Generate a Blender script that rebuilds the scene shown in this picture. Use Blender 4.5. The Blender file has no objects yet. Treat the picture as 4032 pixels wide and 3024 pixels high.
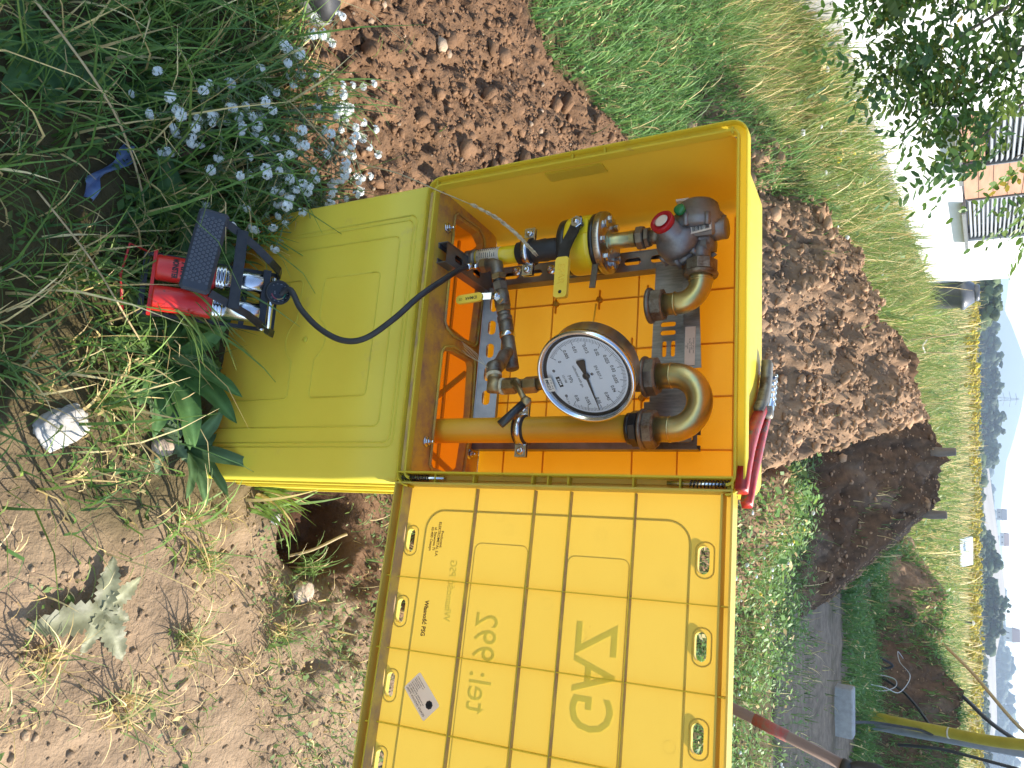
import bpy, math, random
import numpy as np
from mathutils import Matrix, Vector, Euler

random.seed(7)
RNG = np.random.default_rng(11)
SC = bpy.context.scene
COL = SC.collection
PI = math.pi

# ------------------------------------------------------------------ camera
cam_d = bpy.data.cameras.new('camera')
cam = bpy.data.objects.new('camera', cam_d)
COL.objects.link(cam)
cam_d.sensor_fit = 'HORIZONTAL'
cam_d.sensor_width = 36.0
cam_d.lens = 27.04
cam_d.clip_start = 0.05
cam_d.clip_end = 6000
# the phone was held upright and the picture stored lying on its side: world up is image right
cam.matrix_world = Matrix(((0.0099998, -0.99995, 0.0, 0.0),
                           (0.5224724, 0.0052249, -0.8526402, 0.0),
                           (0.8525975, 0.0085263, 0.5224986, 1.38),
                           (0, 0, 0, 1)))
SC.camera = cam

# ------------------------------------------------------------------ sky, sun, exposure
SUN_EL = math.radians(40)
SUN_AZ = math.radians(61.5)            # from +Y towards +X : behind the cabinet and to its right
world = bpy.data.worlds.new('World')
SC.world = world
world.use_nodes = True
wn = world.node_tree
bg = wn.nodes['Background']
sky = wn.nodes.new('ShaderNodeTexSky')
sky.sky_type = 'NISHITA'
sky.sun_disc = False
sky.sun_elevation = SUN_EL
sky.sun_rotation = SUN_AZ
sky.altitude = 300
sky.air_density = 1.0
sky.dust_density = 0.4
sky.ozone_density = 1.0
wn.links.new(sky.outputs[0], bg.inputs['Color'])
bg.inputs['Strength'].default_value = 0.15

sun_d = bpy.data.lights.new('sun', 'SUN')
sun_d.energy = 4.3
sun_d.angle = math.radians(0.53)
sun_d.color = (1.0, 0.94, 0.84)
sun = bpy.data.objects.new('sun', sun_d)
COL.objects.link(sun)
sdir = Vector((math.sin(SUN_AZ) * math.cos(SUN_EL), math.cos(SUN_AZ) * math.cos(SUN_EL), math.sin(SUN_EL)))
sun.rotation_euler = (-sdir).to_track_quat('-Z', 'Y').to_euler()
sun.location = sdir * 60

SC.view_settings.view_transform = 'Standard'
SC.view_settings.look = 'None'
SC.view_settings.gamma = 1.0
SC.view_settings.use_curve_mapping = False
SC.view_settings.exposure = 1.38
SC.cycles.max_bounces = 10
SC.cycles.diffuse_bounces = 5
SC.cycles.transparent_max_bounces = 8
SC.cycles.use_denoising = True
SC.cycles.caustics_reflective = False
SC.cycles.caustics_refractive = False

# ------------------------------------------------------------------ materials
MATS = {}

def mat(name, c1, c2=None, scale=20.0, rough=0.6, metal=0.0, bump=0.0, bscale=80.0, transl=0.0,
        tcol=None, attr=None, detail=5.0, spec=0.5, thr=(0.35, 0.65), rvar=0.0, dirt=None, dscale=9.0,
        dthr=(0.5, 0.62), aniso=None, coat=0.0, bdist=0.25):
    if name in MATS:
        return MATS[name]
    m = bpy.data.materials.new(name)
    m.use_nodes = True
    nt = m.node_tree
    N, L = nt.nodes, nt.links
    b = N['Principled BSDF']
    out = N['Material Output']
    tc = N.new('ShaderNodeTexCoord')
    co = tc.outputs['Object']
    if aniso:
        mp = N.new('ShaderNodeMapping')
        mp.inputs['Scale'].default_value = aniso
        L.new(co, mp.inputs['Vector'])
        co = mp.outputs[0]
    col = None
    if attr:
        at = N.new('ShaderNodeAttribute')
        at.attribute_name = attr
        col = at.outputs['Color']
    if c2 is not None:
        nz = N.new('ShaderNodeTexNoise')
        nz.inputs['Scale'].default_value = scale
        nz.inputs['Detail'].default_value = detail
        nz.inputs['Roughness'].default_value = 0.62
        L.new(co, nz.inputs['Vector'])
        rp = N.new('ShaderNodeValToRGB')
        rp.color_ramp.elements[0].position = thr[0]
        rp.color_ramp.elements[1].position = thr[1]
        rp.color_ramp.elements[0].color = (*c1, 1)
        rp.color_ramp.elements[1].color = (*c2, 1)
        L.new(nz.outputs['Fac'], rp.inputs['Fac'])
        if attr:
            mx = N.new('ShaderNodeMixRGB')
            mx.blend_type = 'MULTIPLY'
            mx.inputs['Fac'].default_value = 1.0
            L.new(col, mx.inputs['Color1'])
            L.new(rp.outputs['Color'], mx.inputs['Color2'])
            col = mx.outputs['Color']
        else:
            col = rp.outputs['Color']
        if rvar:
            mr = N.new('ShaderNodeMapRange')
            mr.inputs['To Min'].default_value = max(0.02, rough - rvar)
            mr.inputs['To Max'].default_value = min(1.0, rough + rvar)
            L.new(nz.outputs['Fac'], mr.inputs['Value'])
            L.new(mr.outputs[0], b.inputs['Roughness'])
    if dirt:
        dn = N.new('ShaderNodeTexNoise')
        dn.inputs['Scale'].default_value = dscale
        dn.inputs['Detail'].default_value = 8
        dn.inputs['Roughness'].default_value = 0.72
        L.new(tc.outputs['Object'], dn.inputs['Vector'])
        dr = N.new('ShaderNodeValToRGB')
        dr.color_ramp.elements[0].position = dthr[0]
        dr.color_ramp.elements[1].position = dthr[1]
        dr.color_ramp.elements[0].color = (0, 0, 0, 1)
        dr.color_ramp.elements[1].color = (1, 1, 1, 1)
        L.new(dn.outputs['Fac'], dr.inputs['Fac'])
        dm = N.new('ShaderNodeMixRGB')
        if col is not None:
            L.new(col, dm.inputs['Color1'])
        else:
            dm.inputs['Color1'].default_value = (*c1, 1)
        dm.inputs['Color2'].default_value = (*dirt, 1)
        L.new(dr.outputs['Color'], dm.inputs['Fac'])
        col = dm.outputs['Color']
    if col is not None:
        L.new(col, b.inputs['Base Color'])
    else:
        b.inputs['Base Color'].default_value = (*c1, 1)
    if not rvar:
        b.inputs['Roughness'].default_value = rough
    b.inputs['Metallic'].default_value = metal
    b.inputs['Specular IOR Level'].default_value = spec
    if coat:
        b.inputs['Coat Weight'].default_value = coat
        b.inputs['Coat Roughness'].default_value = 0.12
    if bump:
        bn = N.new('ShaderNodeTexNoise')
        bn.inputs['Scale'].default_value = bscale
        bn.inputs['Detail'].default_value = 6
        bn.inputs['Roughness'].default_value = 0.65
        L.new(co, bn.inputs['Vector'])
        bp = N.new('ShaderNodeBump')
        bp.inputs['Strength'].default_value = bump
        bp.inputs['Distance'].default_value = bdist / bscale
        L.new(bn.outputs['Fac'], bp.inputs['Height'])
        L.new(bp.outputs['Normal'], b.inputs['Normal'])
    if transl:
        t = N.new('ShaderNodeBsdfTranslucent')
        if tcol is not None:
            t.inputs['Color'].default_value = (*tcol, 1)
        elif col is not None:
            L.new(col, t.inputs['Color'])
        else:
            t.inputs['Color'].default_value = (*c1, 1)
        ms = N.new('ShaderNodeMixShader')
        ms.inputs['Fac'].default_value = transl
        L.new(b.outputs[0], ms.inputs[1])
        L.new(t.outputs[0], ms.inputs[2])
        L.new(ms.outputs[0], out.inputs['Surface'])
    MATS[name] = m
    return m

def glassmat(name, col=(1, 1, 1), rough=0.0, alpha=0.12):
    m = bpy.data.materials.new(name)
    m.use_nodes = True
    nt = m.node_tree
    N, L = nt.nodes, nt.links
    out = N['Material Output']
    N.remove(N['Principled BSDF'])
    tr = N.new('ShaderNodeBsdfTransparent')
    gl = N.new('ShaderNodeBsdfGlossy')
    gl.inputs['Roughness'].default_value = rough
    fr = N.new('ShaderNodeFresnel')
    fr.inputs['IOR'].default_value = 1.45
    tr.inputs['Color'].default_value = (*col, 1)
    mx = N.new('ShaderNodeMixShader')
    L.new(fr.outputs[0], mx.inputs['Fac'])
    L.new(tr.outputs[0], mx.inputs[1])
    L.new(gl.outputs[0], mx.inputs[2])
    L.new(mx.outputs[0], out.inputs['Surface'])
    MATS[name] = m
    return m

M_yel = mat('yellow_plastic', (0.66, 0.53, 0.045), (0.70, 0.565, 0.052), 6, rough=0.42, bump=0.05, bscale=700,
            transl=0.22, tcol=(0.93, 0.30, 0.003), spec=0.35)
M_yelst = mat('yellow_plastic_stand', (0.72, 0.635, 0.062), (0.76, 0.67, 0.070), 6, rough=0.45, dirt=(0.50, 0.40, 0.13), dscale=8, dthr=(0.60, 0.85), bump=0.05, bscale=700,
              transl=0.22, tcol=(0.80, 0.17, 0.002), spec=0.35)
M_yeld = mat('yellow_plastic_door', (0.58, 0.48, 0.085), (0.62, 0.515, 0.095), 6, rough=0.42, bump=0.05, bscale=700,
             transl=0.30, tcol=(0.90, 0.52, 0.06), spec=0.35, dirt=(0.30, 0.13, 0.03), dscale=60, dthr=(0.70, 0.74))
M_yels = mat('yellow_plastic_solid', (0.66, 0.56, 0.05), (0.70, 0.60, 0.06), 6, rough=0.42, bump=0.05, bscale=700,
             spec=0.35, transl=0.42, tcol=(0.9, 0.68, 0.06), dirt=(0.42, 0.28, 0.08), dscale=25, dthr=(0.62, 0.74))
M_yeldirt = mat('yellow_plastic_dirty', (0.56, 0.37, 0.04), (0.62, 0.43, 0.05), 8, rough=0.7, bump=0.15, bscale=200,
                transl=0.15, tcol=(0.85, 0.36, 0.004), dirt=(0.27, 0.165, 0.09), dscale=13, dthr=(0.46, 0.66))
M_dust = mat('dusty_groove', (0.36, 0.24, 0.11), (0.54, 0.38, 0.08), 22, rough=0.9, bump=0.3, bscale=150, thr=(0.4, 0.62))
M_galv = mat('galvanised_steel', (0.17, 0.17, 0.175), (0.27, 0.27, 0.275), 18, rough=0.42, metal=0.85, rvar=0.1, bump=0.05,
             bscale=90, dirt=(0.12, 0.09, 0.07), dscale=14, dthr=(0.6, 0.75))
M_galvb = mat('brushed_galvanised_plate', (0.22, 0.23, 0.235), (0.34, 0.345, 0.35), 30, rough=0.4, metal=0.8, aniso=(8, 1, 1), rvar=0.1)
M_zinc = mat('bright_zinc', (0.55, 0.56, 0.58), (0.72, 0.73, 0.74), 40, rough=0.25, metal=1.0, rvar=0.1)
M_ychrom = mat('yellow_chromate_zinc', (0.40, 0.36, 0.14), (0.52, 0.40, 0.20), 9, rough=0.34, metal=0.9, rvar=0.12, bump=0.08, bscale=120,
               dirt=(0.30, 0.36, 0.20), dscale=11, dthr=(0.48, 0.64))
M_cast = mat('malleable_iron_fitting', (0.14, 0.115, 0.085), (0.26, 0.23, 0.18), 35, rough=0.5, metal=0.75, bump=0.25, bscale=160, rvar=0.12,
             dirt=(0.09, 0.055, 0.03), dscale=30, dthr=(0.52, 0.66))
M_brass = mat('tarnished_brass', (0.24, 0.165, 0.075), (0.36, 0.27, 0.14), 40, rough=0.42, metal=0.85, bump=0.15, bscale=160, rvar=0.12,
              dirt=(0.10, 0.07, 0.04), dscale=35, dthr=(0.55, 0.68))
M_yelrib = mat('yellow_plastic_thin_rib', (0.56, 0.47, 0.045), rough=0.45, transl=0.55, tcol=(0.92, 0.42, 0.01), spec=0.35)
M_alu = mat('cast_aluminium', (0.15, 0.15, 0.155), (0.23, 0.23, 0.235), 25, rough=0.5, metal=0.6, bump=0.25, bscale=200,
            dirt=(0.09, 0.085, 0.08), dscale=16, dthr=(0.5, 0.72))
M_stain = mat('stainless_steel', (0.40, 0.38, 0.35), (0.52, 0.50, 0.47), 12, rough=0.3, metal=1.0, rvar=0.08, aniso=(1, 1, 14))
M_chrome = mat('chrome', (0.55, 0.56, 0.58), (0.66, 0.67, 0.69), 30, rough=0.2, metal=1.0, rvar=0.08)
M_chromew = mat('worn_chrome', (0.55, 0.56, 0.58), (0.75, 0.76, 0.78), 30, rough=0.16, metal=1.0, rvar=0.1, dirt=(0.25, 0.22, 0.18), dscale=40, dthr=(0.62, 0.72))
M_ypipe = mat('yellow_steel_pipe_coating', (0.62, 0.30, 0.012), (0.68, 0.36, 0.02), 5, rough=0.42, spec=0.4, dirt=(0.40, 0.17, 0.03), dscale=30, dthr=(0.64, 0.74))
M_ypaint = mat('yellow_valve_paint', (0.72, 0.52, 0.012), (0.78, 0.57, 0.02), 12, rough=0.32, dirt=(0.10, 0.07, 0.03), dscale=55, dthr=(0.66, 0.70))
M_ylever = mat('yellow_lever_sleeve', (0.78, 0.52, 0.04), (0.82, 0.57, 0.06), 20, rough=0.5)
M_blk = mat('black_paint', (0.012, 0.012, 0.012), (0.03, 0.028, 0.026), 60, rough=0.35, rvar=0.1, dirt=(0.16, 0.14, 0.11), dscale=90, dthr=(0.68, 0.73))
M_rub = mat('black_rubber', (0.014, 0.014, 0.015), (0.028, 0.028, 0.03), 40, rough=0.6, bump=0.1, bscale=200)
M_rubblue = mat('dark_slate_rubber', (0.022, 0.026, 0.036), (0.032, 0.036, 0.048), 40, rough=0.55, bump=0.1, bscale=200)
M_red = mat('red_enamel', (0.52, 0.013, 0.010), (0.60, 0.025, 0.016), 14, rough=0.34, spec=0.5, dirt=(0.16, 0.04, 0.03), dscale=55, dthr=(0.62, 0.67))
M_redw = mat('chipped_red_grip', (0.24, 0.006, 0.006), (0.40, 0.025, 0.010), 60, rough=0.4, dirt=(0.10, 0.06, 0.04), dscale=45, dthr=(0.56, 0.60))
M_ink = mat('black_print', (0.012, 0.012, 0.012), rough=0.6)
M_inkback = mat('green_black_print_outside', (0.03, 0.035, 0.015), rough=0.5, transl=0.84, tcol=(0.50, 0.58, 0.15))
M_white = mat('white_dial', (0.86, 0.88, 0.91), (0.90, 0.91, 0.93), 30, rough=0.45)
M_paper = mat('white_sticker', (0.78, 0.76, 0.72), (0.84, 0.82, 0.78), 40, rough=0.55, transl=0.5, tcol=(0.95, 0.88, 0.72))
M_paperp = mat('pinkish_sticker', (0.62, 0.50, 0.40), (0.68, 0.56, 0.46), 30, rough=0.55)
M_green = mat('green_cap', (0.012, 0.16, 0.05), rough=0.35)
M_redcap = mat('translucent_red_cap', (0.50, 0.02, 0.03), rough=0.2, transl=0.35, tcol=(0.8, 0.08, 0.08))
M_clear = glassmat('gauge_glass')
M_rope = mat('hemp_twine', (0.42, 0.34, 0.20), (0.58, 0.49, 0.32), 200, rough=0.9, bump=0.6, bscale=500)
M_stem = mat('dry_stem', (0.34, 0.24, 0.12), (0.46, 0.35, 0.18), 60, rough=0.8)

# ------------------------------------------------------------------ mesh helpers
def frame_from(p, zdir, xhint=(1, 0, 0)):
    z = Vector(zdir).normalized()
    x = Vector(xhint)
    x = (x - z * x.dot(z))
    if x.length < 1e-4:
        x = Vector((0, 1, 0)); x = x - z * x.dot(z)
    x.normalize()
    y = z.cross(x)
    m = Matrix(((x.x, y.x, z.x, p[0]), (x.y, y.y, z.y, p[1]), (x.z, y.z, z.z, p[2]), (0, 0, 0, 1)))
    return m

class MB:
    def __init__(s):
        s.v = []; s.f = []; s.sm = []
    def add(s, vs, fs, M=None, smooth=False):
        o = len(s.v)
        if M is not None:
            s.v += [tuple(M @ Vector(p)) for p in vs]
        else:
            s.v += [tuple(p) for p in vs]
        s.f += [tuple(i + o for i in f) for f in fs]
        s.sm += [smooth] * len(fs)
        return s
    def box(s, c, d, M=None, bev=0.0):
        x, y, z = d[0] / 2, d[1] / 2, d[2] / 2
        if bev <= 0:
            vs = [(c[0] + a * x, c[1] + b * y, c[2] + e * z) for a in (-1, 1) for b in (-1, 1) for e in (-1, 1)]
            fs = [(0, 1, 3, 2), (4, 6, 7, 5), (0, 4, 5, 1), (2, 3, 7, 6), (0, 2, 6, 4), (1, 5, 7, 3)]
            return s.add(vs, fs, M)
        r = bev                                        # rounded in the plane of the two longer sides: chamfered slab
        pr = [(x - r, -y), (x, -y + r), (x, y - r), (x - r, y), (-x + r, y), (-x, y - r), (-x, -y + r), (-x + r, -y)]
        q = min(r, z * 0.6)
        pin = [(px * (1 - q / x), py * (1 - q / y)) for px, py in pr]
        vs = [(c[0] + a, c[1] + b, c[2] - z) for a, b in pin] + [(c[0] + a, c[1] + b, c[2] - z + q) for a, b in pr] + \
             [(c[0] + a, c[1] + b, c[2] + z - q) for a, b in pr] + [(c[0] + a, c[1] + b, c[2] + z) for a, b in pin]
        fs = [tuple(range(7, -1, -1)), tuple(range(24, 32))]
        for l in range(3):
            for i in range(8):
                j = (i + 1) % 8
                fs.append((l * 8 + i, l * 8 + j, l * 8 + 8 + j, l * 8 + 8 + i))
        return s.add(vs, fs, M)
    def lathe(s, prof, M=None, n=24, smooth=True, a0=0.0, caps=True):
        """prof: list of (r, z) about local Z"""
        vs = []; fs = []
        for r, z in prof:
            for i in range(n):
                a = a0 + 2 * PI * i / n
                vs.append((r * math.cos(a), r * math.sin(a), z))
        for k in range(len(prof) - 1):
            for i in range(n):
                j = (i + 1) % n
                fs.append((k * n + i, k * n + j, (k + 1) * n + j, (k + 1) * n + i))
        if caps and prof[0][0] > 2e-4: fs.append(tuple(range(n - 1, -1, -1)))
        if caps and prof[-1][0] > 2e-4: fs.append(tuple(range((len(prof) - 1) * n, len(prof) * n)))
        return s.add(vs, fs, M, smooth)
    def cyl(s, p0, p1, r0, r1=None, n=16, smooth=True, bev=0.0):
        r1 = r0 if r1 is None else r1
        d = Vector(p1) - Vector(p0)
        L = d.length
        M = frame_from(p0, d)
        if bev:
            pr = [(r0 - bev, 0), (r0, bev), (r1, L - bev), (r1 - bev, L)]
        else:
            pr = [(r0, 0), (r1, L)]
        return s.lathe(pr, M, n, smooth)
    def hexn(s, p0, p1, r, bev=0.0015, n=6, xh=(1, 0, 0)):
        d = Vector(p1) - Vector(p0)
        L = d.length
        return s.lathe([(r * 0.9, 0), (r, bev), (r, L - bev), (r * 0.9, L)], frame_from(p0, d, xh), n, False)
    def tube(s, pts, r, n=10, caps=True, closed=False):
        P = [Vector(p) for p in pts]
        R = r if isinstance(r, (list, tuple)) else [r] * len(P)
        vs = []; fs = []
        prevx = None
        for i, p in enumerate(P):
            if closed:
                t = (P[(i + 1) % len(P)] - P[i - 1])
            else:
                t = (P[min(i + 1, len(P) - 1)] - P[max(i - 1, 0)])
            if t.length < 1e-9: t = Vector((0, 0, 1))
            t.normalize()
            if prevx is None:
                h = Vector((0, 0, 1)) if abs(t.z) < 0.9 else Vector((1, 0, 0))
                x = (h - t * h.dot(t)).normalized()
            else:
                x = prevx - t * prevx.dot(t)
                x = x.normalized() if x.length > 1e-6 else Vector((1, 0, 0))
            prevx = x
            y = t.cross(x)
            for k in range(n):
                a = 2 * PI * k / n
                vs.append(tuple(p + (x * math.cos(a) + y * math.sin(a)) * R[i]))
        m = len(P)
        for i in range(m if closed else m - 1):
            i2 = (i + 1) % m
            for k in range(n):
                k2 = (k + 1) % n
                fs.append((i * n + k, i * n + k2, i2 * n + k2, i2 * n + k))
        if caps and not closed:
            fs.append(tuple(range(n - 1, -1, -1)))
            fs.append(tuple(range((m - 1) * n, m * n)))
        return s.add(vs, fs, None, True)
    def strip(s, pts, w, h, up=(0, 0, 1)):
        """flat bar of width w (sideways) and height h swept along pts"""
        P = [Vector(p) for p in pts]
        U = Vector(up).normalized()
        vs = []; fs = []
        for i, p in enumerate(P):
            t = (P[min(i + 1, len(P) - 1)] - P[max(i - 1, 0)]).normalized()
            side = t.cross(U).normalized()
            u = side.cross(t)
            for a, b in ((-1, -1), (1, -1), (1, 1), (-1, 1)):
                vs.append(tuple(p + side * a * w / 2 + u * b * h / 2))
        for i in range(len(P) - 1):
            for k in range(4):
                k2 = (k + 1) % 4
                fs.append((i * 4 + k, i * 4 + k2, i * 4 + 4 + k2, i * 4 + 4 + k))
        e = (len(P) - 1) * 4
        fs += [(3, 2, 1, 0), (e, e + 1, e + 2, e + 3)]
        return s.add(vs, fs)
    def prism(s, poly, h, M=None):
        """poly (x, y) extruded along local Z from 0 to h"""
        n = len(poly)
        vs = [(a, b, 0) for a, b in poly] + [(a, b, h) for a, b in poly]
        fs = [tuple(range(n - 1, -1, -1)), tuple(range(n, 2 * n))]
        for i in range(n):
            j = (i + 1) % n
            fs.append((i, j, n + j, n + i))
        return s.add(vs, fs, M)

TH = {}
def thing(name, label, cat, M, group=None):
    o = bpy.data.objects.new(name, None)
    COL.objects.link(o)
    o.empty_display_size = 0.05
    o.matrix_world = M
    TH[o.name] = M.copy()
    o['label'] = label
    o['category'] = cat
    if group: o['group'] = group
    return o

def tag(o, label=None, cat=None, group=None, kind=None):
    if label: o['label'] = label
    if cat: o['category'] = cat
    if group: o['group'] = group
    if kind: o['kind'] = kind
    return o

def _build(s, name, material, parent=None, F=None, label=None, kind=None):
    root = parent
    while root is not None and root.parent is not None: root = root.parent
    me_parent = parent
    me = bpy.data.meshes.new(name)
    M = F.copy() if F is not None else Matrix.Identity(4)
    if root is not None:
        M = TH.get(root.name, root.matrix_world).inverted() @ M
    v = np.array(s.v, dtype=np.float64)
    Mn = np.array(M)
    v = v @ Mn[:3, :3].T + Mn[:3, 3]
    me.from_pydata(v.tolist(), [], s.f)
    me.polygons.foreach_set('use_smooth', s.sm)
    me.update()
    if material is not None: me.materials.append(material)
    o = bpy.data.objects.new(name, me)
    COL.objects.link(o)
    if me_parent is not None: o.parent = me_parent
    if label: o['label'] = label
    if kind: o['kind'] = kind
    return o
MB.build = _build

def raw_mesh(name, V, Fq, material, cols=None, smooth=False):
    """big meshes from numpy arrays; Fq (n,3) or (n,4)"""
    me = bpy.data.meshes.new(name)
    n, k = Fq.shape
    me.vertices.add(len(V))
    me.vertices.foreach_set('co', np.ascontiguousarray(V, dtype=np.float32).ravel())
    me.loops.add(n * k)
    me.loops.foreach_set('vertex_index', np.ascontiguousarray(Fq, dtype=np.int32).ravel())
    me.polygons.add(n)
    me.polygons.foreach_set('loop_start', np.arange(0, n * k, k, dtype=np.int32))
    me.polygons.foreach_set('loop_total', np.full(n, k, dtype=np.int32))
    if smooth:
        me.polygons.foreach_set('use_smooth', np.ones(n, dtype=bool))
    if cols is not None:
        a = me.attributes.new('Col', 'FLOAT_COLOR', 'POINT')
        c = np.ones((len(V), 4), dtype=np.float32)
        c[:, :3] = cols
        a.data.foreach_set('color', c.ravel())
    me.update(calc_edges=True)
    me.validate()
    if material is not None: me.materials.append(material)
    o = bpy.data.objects.new(name, me)
    COL.objects.link(o)
    return o

def text_mb(s, size, M, depth=0.0, align='CENTER', bold=0.0, mb=None, sx=1.0, valign='CENTER'):
    """lettering as mesh lying in the local XY plane of M (reads along +X, up +Y)"""
    cu = bpy.data.curves.new('lettering', 'FONT')
    cu.body = s
    cu.size = size
    cu.align_x = align
    cu.align_y = valign
    cu.resolution_u = 3
    cu.extrude = depth
    cu.offset = bold
    ob = bpy.data.objects.new('lettering', cu)
    COL.objects.link(ob)
    me = ob.to_mesh()
    mb = mb or MB()
    vs = [(v.co.x * sx, v.co.y, v.co.z) for v in me.vertices]
    fs = [tuple(p.vertices) for p in me.polygons]
    mb.add(vs, fs, M)
    ob.to_mesh_clear()
    bpy.data.objects.remove(ob)
    bpy.data.curves.remove(cu)
    return mb

def rrect(x0, x1, z0, z1, r, n=5):
    pts = []
    for cx, cz, a0 in ((x1 - r, z0 + r, -90), (x1 - r, z1 - r, 0), (x0 + r, z1 - r, 90), (x0 + r, z0 + r, 180)):
        for i in range(n + 1):
            a = math.radians(a0 + 90 * i / n)
            pts.append((cx + r * math.cos(a), cz + r * math.sin(a)))
    return pts

def panel_with_holes(outer, holes):
    """2-D polygon with holes -> triangulated (verts2d, faces) through a filled curve"""
    cu = bpy.data.curves.new('cutout', 'CURVE')
    cu.dimensions = '2D'
    cu.fill_mode = 'BOTH'
    for loop in [outer] + list(holes):
        sp = cu.splines.new('POLY')
        sp.points.add(len(loop) - 1)
        for p, (a, b) in zip(sp.points, loop): p.co = (a, b, 0, 1)
        sp.use_cyclic_u = True
    ob = bpy.data.objects.new('cutout', cu)
    COL.objects.link(ob)
    me = ob.to_mesh()
    vs = [(v.co.x, v.co.y) for v in me.vertices]
    fs = [tuple(p.vertices) for p in me.polygons]
    ob.to_mesh_clear()
    bpy.data.objects.remove(ob)
    bpy.data.curves.remove(cu)
    return vs, fs

# ---- noise
_P = np.random.default_rng(3).permutation(256)
_P = np.concatenate([_P, _P, _P])
_G = np.random.default_rng(4).normal(size=(256, 2)); _G /= np.linalg.norm(_G, axis=1)[:, None]
def perlin(x, y):
    xi = np.floor(x).astype(int); yi = np.floor(y).astype(int)
    xf = x - xi; yf = y - yi
    u = xf * xf * xf * (xf * (xf * 6 - 15) + 10); w = yf * yf * yf * (yf * (yf * 6 - 15) + 10)
    def g(ix, iy, dx, dy):
        h = _P[(_P[ix & 255] + iy) & 255]
        return _G[h, 0] * dx + _G[h, 1] * dy
    a = g(xi, yi, xf, yf); b = g(xi + 1, yi, xf - 1, yf)
    c = g(xi, yi + 1, xf, yf - 1); d = g(xi + 1, yi + 1, xf - 1, yf - 1)
    return (a + (b - a) * u) * (1 - w) + (c + (d - c) * u) * w
def fbm(x, y, f=1.0, o=5, g=0.55):
    s = 0; A = 1.0
    for _ in range(o):
        s = s + A * perlin(x * f + 13.7 * _, y * f - 7.3 * _); f *= 2.03; A *= g
    return s
def sstep(a, b, x):
    t = np.clip((x - a) / (b - a), 0, 1); return t * t * (3 - 2 * t)
# ================================================================== THE SETTING
# ---- where bare soil lies (1) and where plants grow (0)
def soil_mask(x, y):
    n = 0.12 * fbm(x, y, 2.3, 3)
    # dug strip running from the left edge past the cabinet to the heap
    yb = np.where(x < -1.3, 2.42, np.where(x < -1.08, 2.42 + (x + 1.3) / 0.22 * 0.75, 7.0))
    lo = 1.26 + np.clip(-0.55 - x, 0, 1) * 0.05
    a = sstep(-0.06, 0.06, y - lo + n) * sstep(-0.08, 0.08, yb - y + n) * sstep(-0.1, 0.05, 0.75 + n - x)
    # trodden earth in front, to the right
    b = sstep(-0.10, 0.14, x - 0.12 + n * 2 - (1.0 - y) * 0.1) * sstep(-0.05, 0.1, 1.42 - y + n + (x - 0.5) * 0.9) * sstep(0.0, 0.2, 1.9 - y)
    # tyre track right of the heaps
    c = sstep(-0.4, 0.4, x - 1.5 + n * 6) * sstep(-0.3, 0.3, y - 6.0 + n * 5) * sstep(-0.2, 0.3, 8.75 - y + n * 3) * sstep(0.0, 1.0, 9 - x)
    d = sstep(-0.6, 0.6, x - 1.6 + n * 9) * sstep(-0.3, 0.3, y - 8.7) * sstep(-0.8, 0.8, 10.8 - y + n * 9) * sstep(0, 2, 14 - x)
    return np.clip(np.maximum.reduce([a, b, c, d]), 0, 1), a, b, np.maximum(c, d)

def ground_h(x, y, fine=True):
    s, a, b, c = soil_mask(x, y)
    h = 0.018 * fbm(x, y, 1.6, 4)
    if fine:
        near = sstep(9, 4, y) * sstep(6, 3, np.abs(x))
        cr = np.abs(fbm(x, y, 11.0, 5, 0.62))
        h = h + near * a * (0.055 * (0.30 - cr) + 0.035 * fbm(x, y, 4.0, 3) + 0.02)
        h = h + near * b * (0.022 * fbm(x, y, 4.0, 4, 0.5) - 0.006 * np.abs(fbm(x, y, 13, 4)) + 0.004 * fbm(x, y * 0.5, 24, 3))
        h = h + near * (1 - a) * (1 - b) * 0.012 * fbm(x, y, 9, 4)
        h = h + near * c * 0.03 * fbm(x, y, 2.5, 4)
    # hollow dug beside the stand
    r = np.hypot((x - 0.35) / 0.13, (y - 1.36) / 0.12)
    h = h - 0.13 * sstep(1.15, 0.55, r)
    # ruts of the track
    h = h - 0.06 * sstep(0.5, 0.1, np.abs(y - 7.4 - 0.06 * x)) * sstep(1.6, 2.2, x) * sstep(12, 8, x)
    # step behind the dug strip
    h = h - 0.10 * np.exp(-((y - 2.62 - (x + 1.2) * 0.9) / 0.09) ** 2) * sstep(-1.35, -1.2, x) * sstep(-0.7, -0.9, x)
    # land falls gently beyond the meadow
    h = h - 0.004 * np.clip(y - 60, 0, 1400) * sstep(60, 160, y)
    return h

def axis(lo, hi, fine0, fine1, d, ratio):
    a = list(np.arange(fine0, fine1 + 1e-9, d))
    st = d; p = a[-1]
    while p < hi:
        st *= ratio; p += st; a.append(p)
    st = d; p = a[0]; b = []
    while p > lo:
        st *= ratio; p -= st; b.append(p)
    return np.array(b[::-1] + a)

def grid_faces(nx, ny):
    i = np.arange(nx - 1)[None, :] + np.arange(ny - 1)[:, None] * nx
    i = i.ravel()
    return np.stack([i, i + 1, i + nx + 1, i + nx], 1)

M_ground = mat('earth_and_turf', (0.62, 0.60, 0.58), (1.22, 1.18, 1.12), 9.0, rough=0.95, bump=1.0, bscale=70, bdist=0.7, attr='Col', detail=9, spec=0.15, thr=(0.3, 0.7))
M_soil = mat('loose_soil', (0.60, 0.58, 0.56), (1.25, 1.20, 1.14), 14.0, rough=0.95, bump=1.0, bscale=80, bdist=0.5, attr='Col', detail=9, spec=0.12, thr=(0.3, 0.7))

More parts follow.
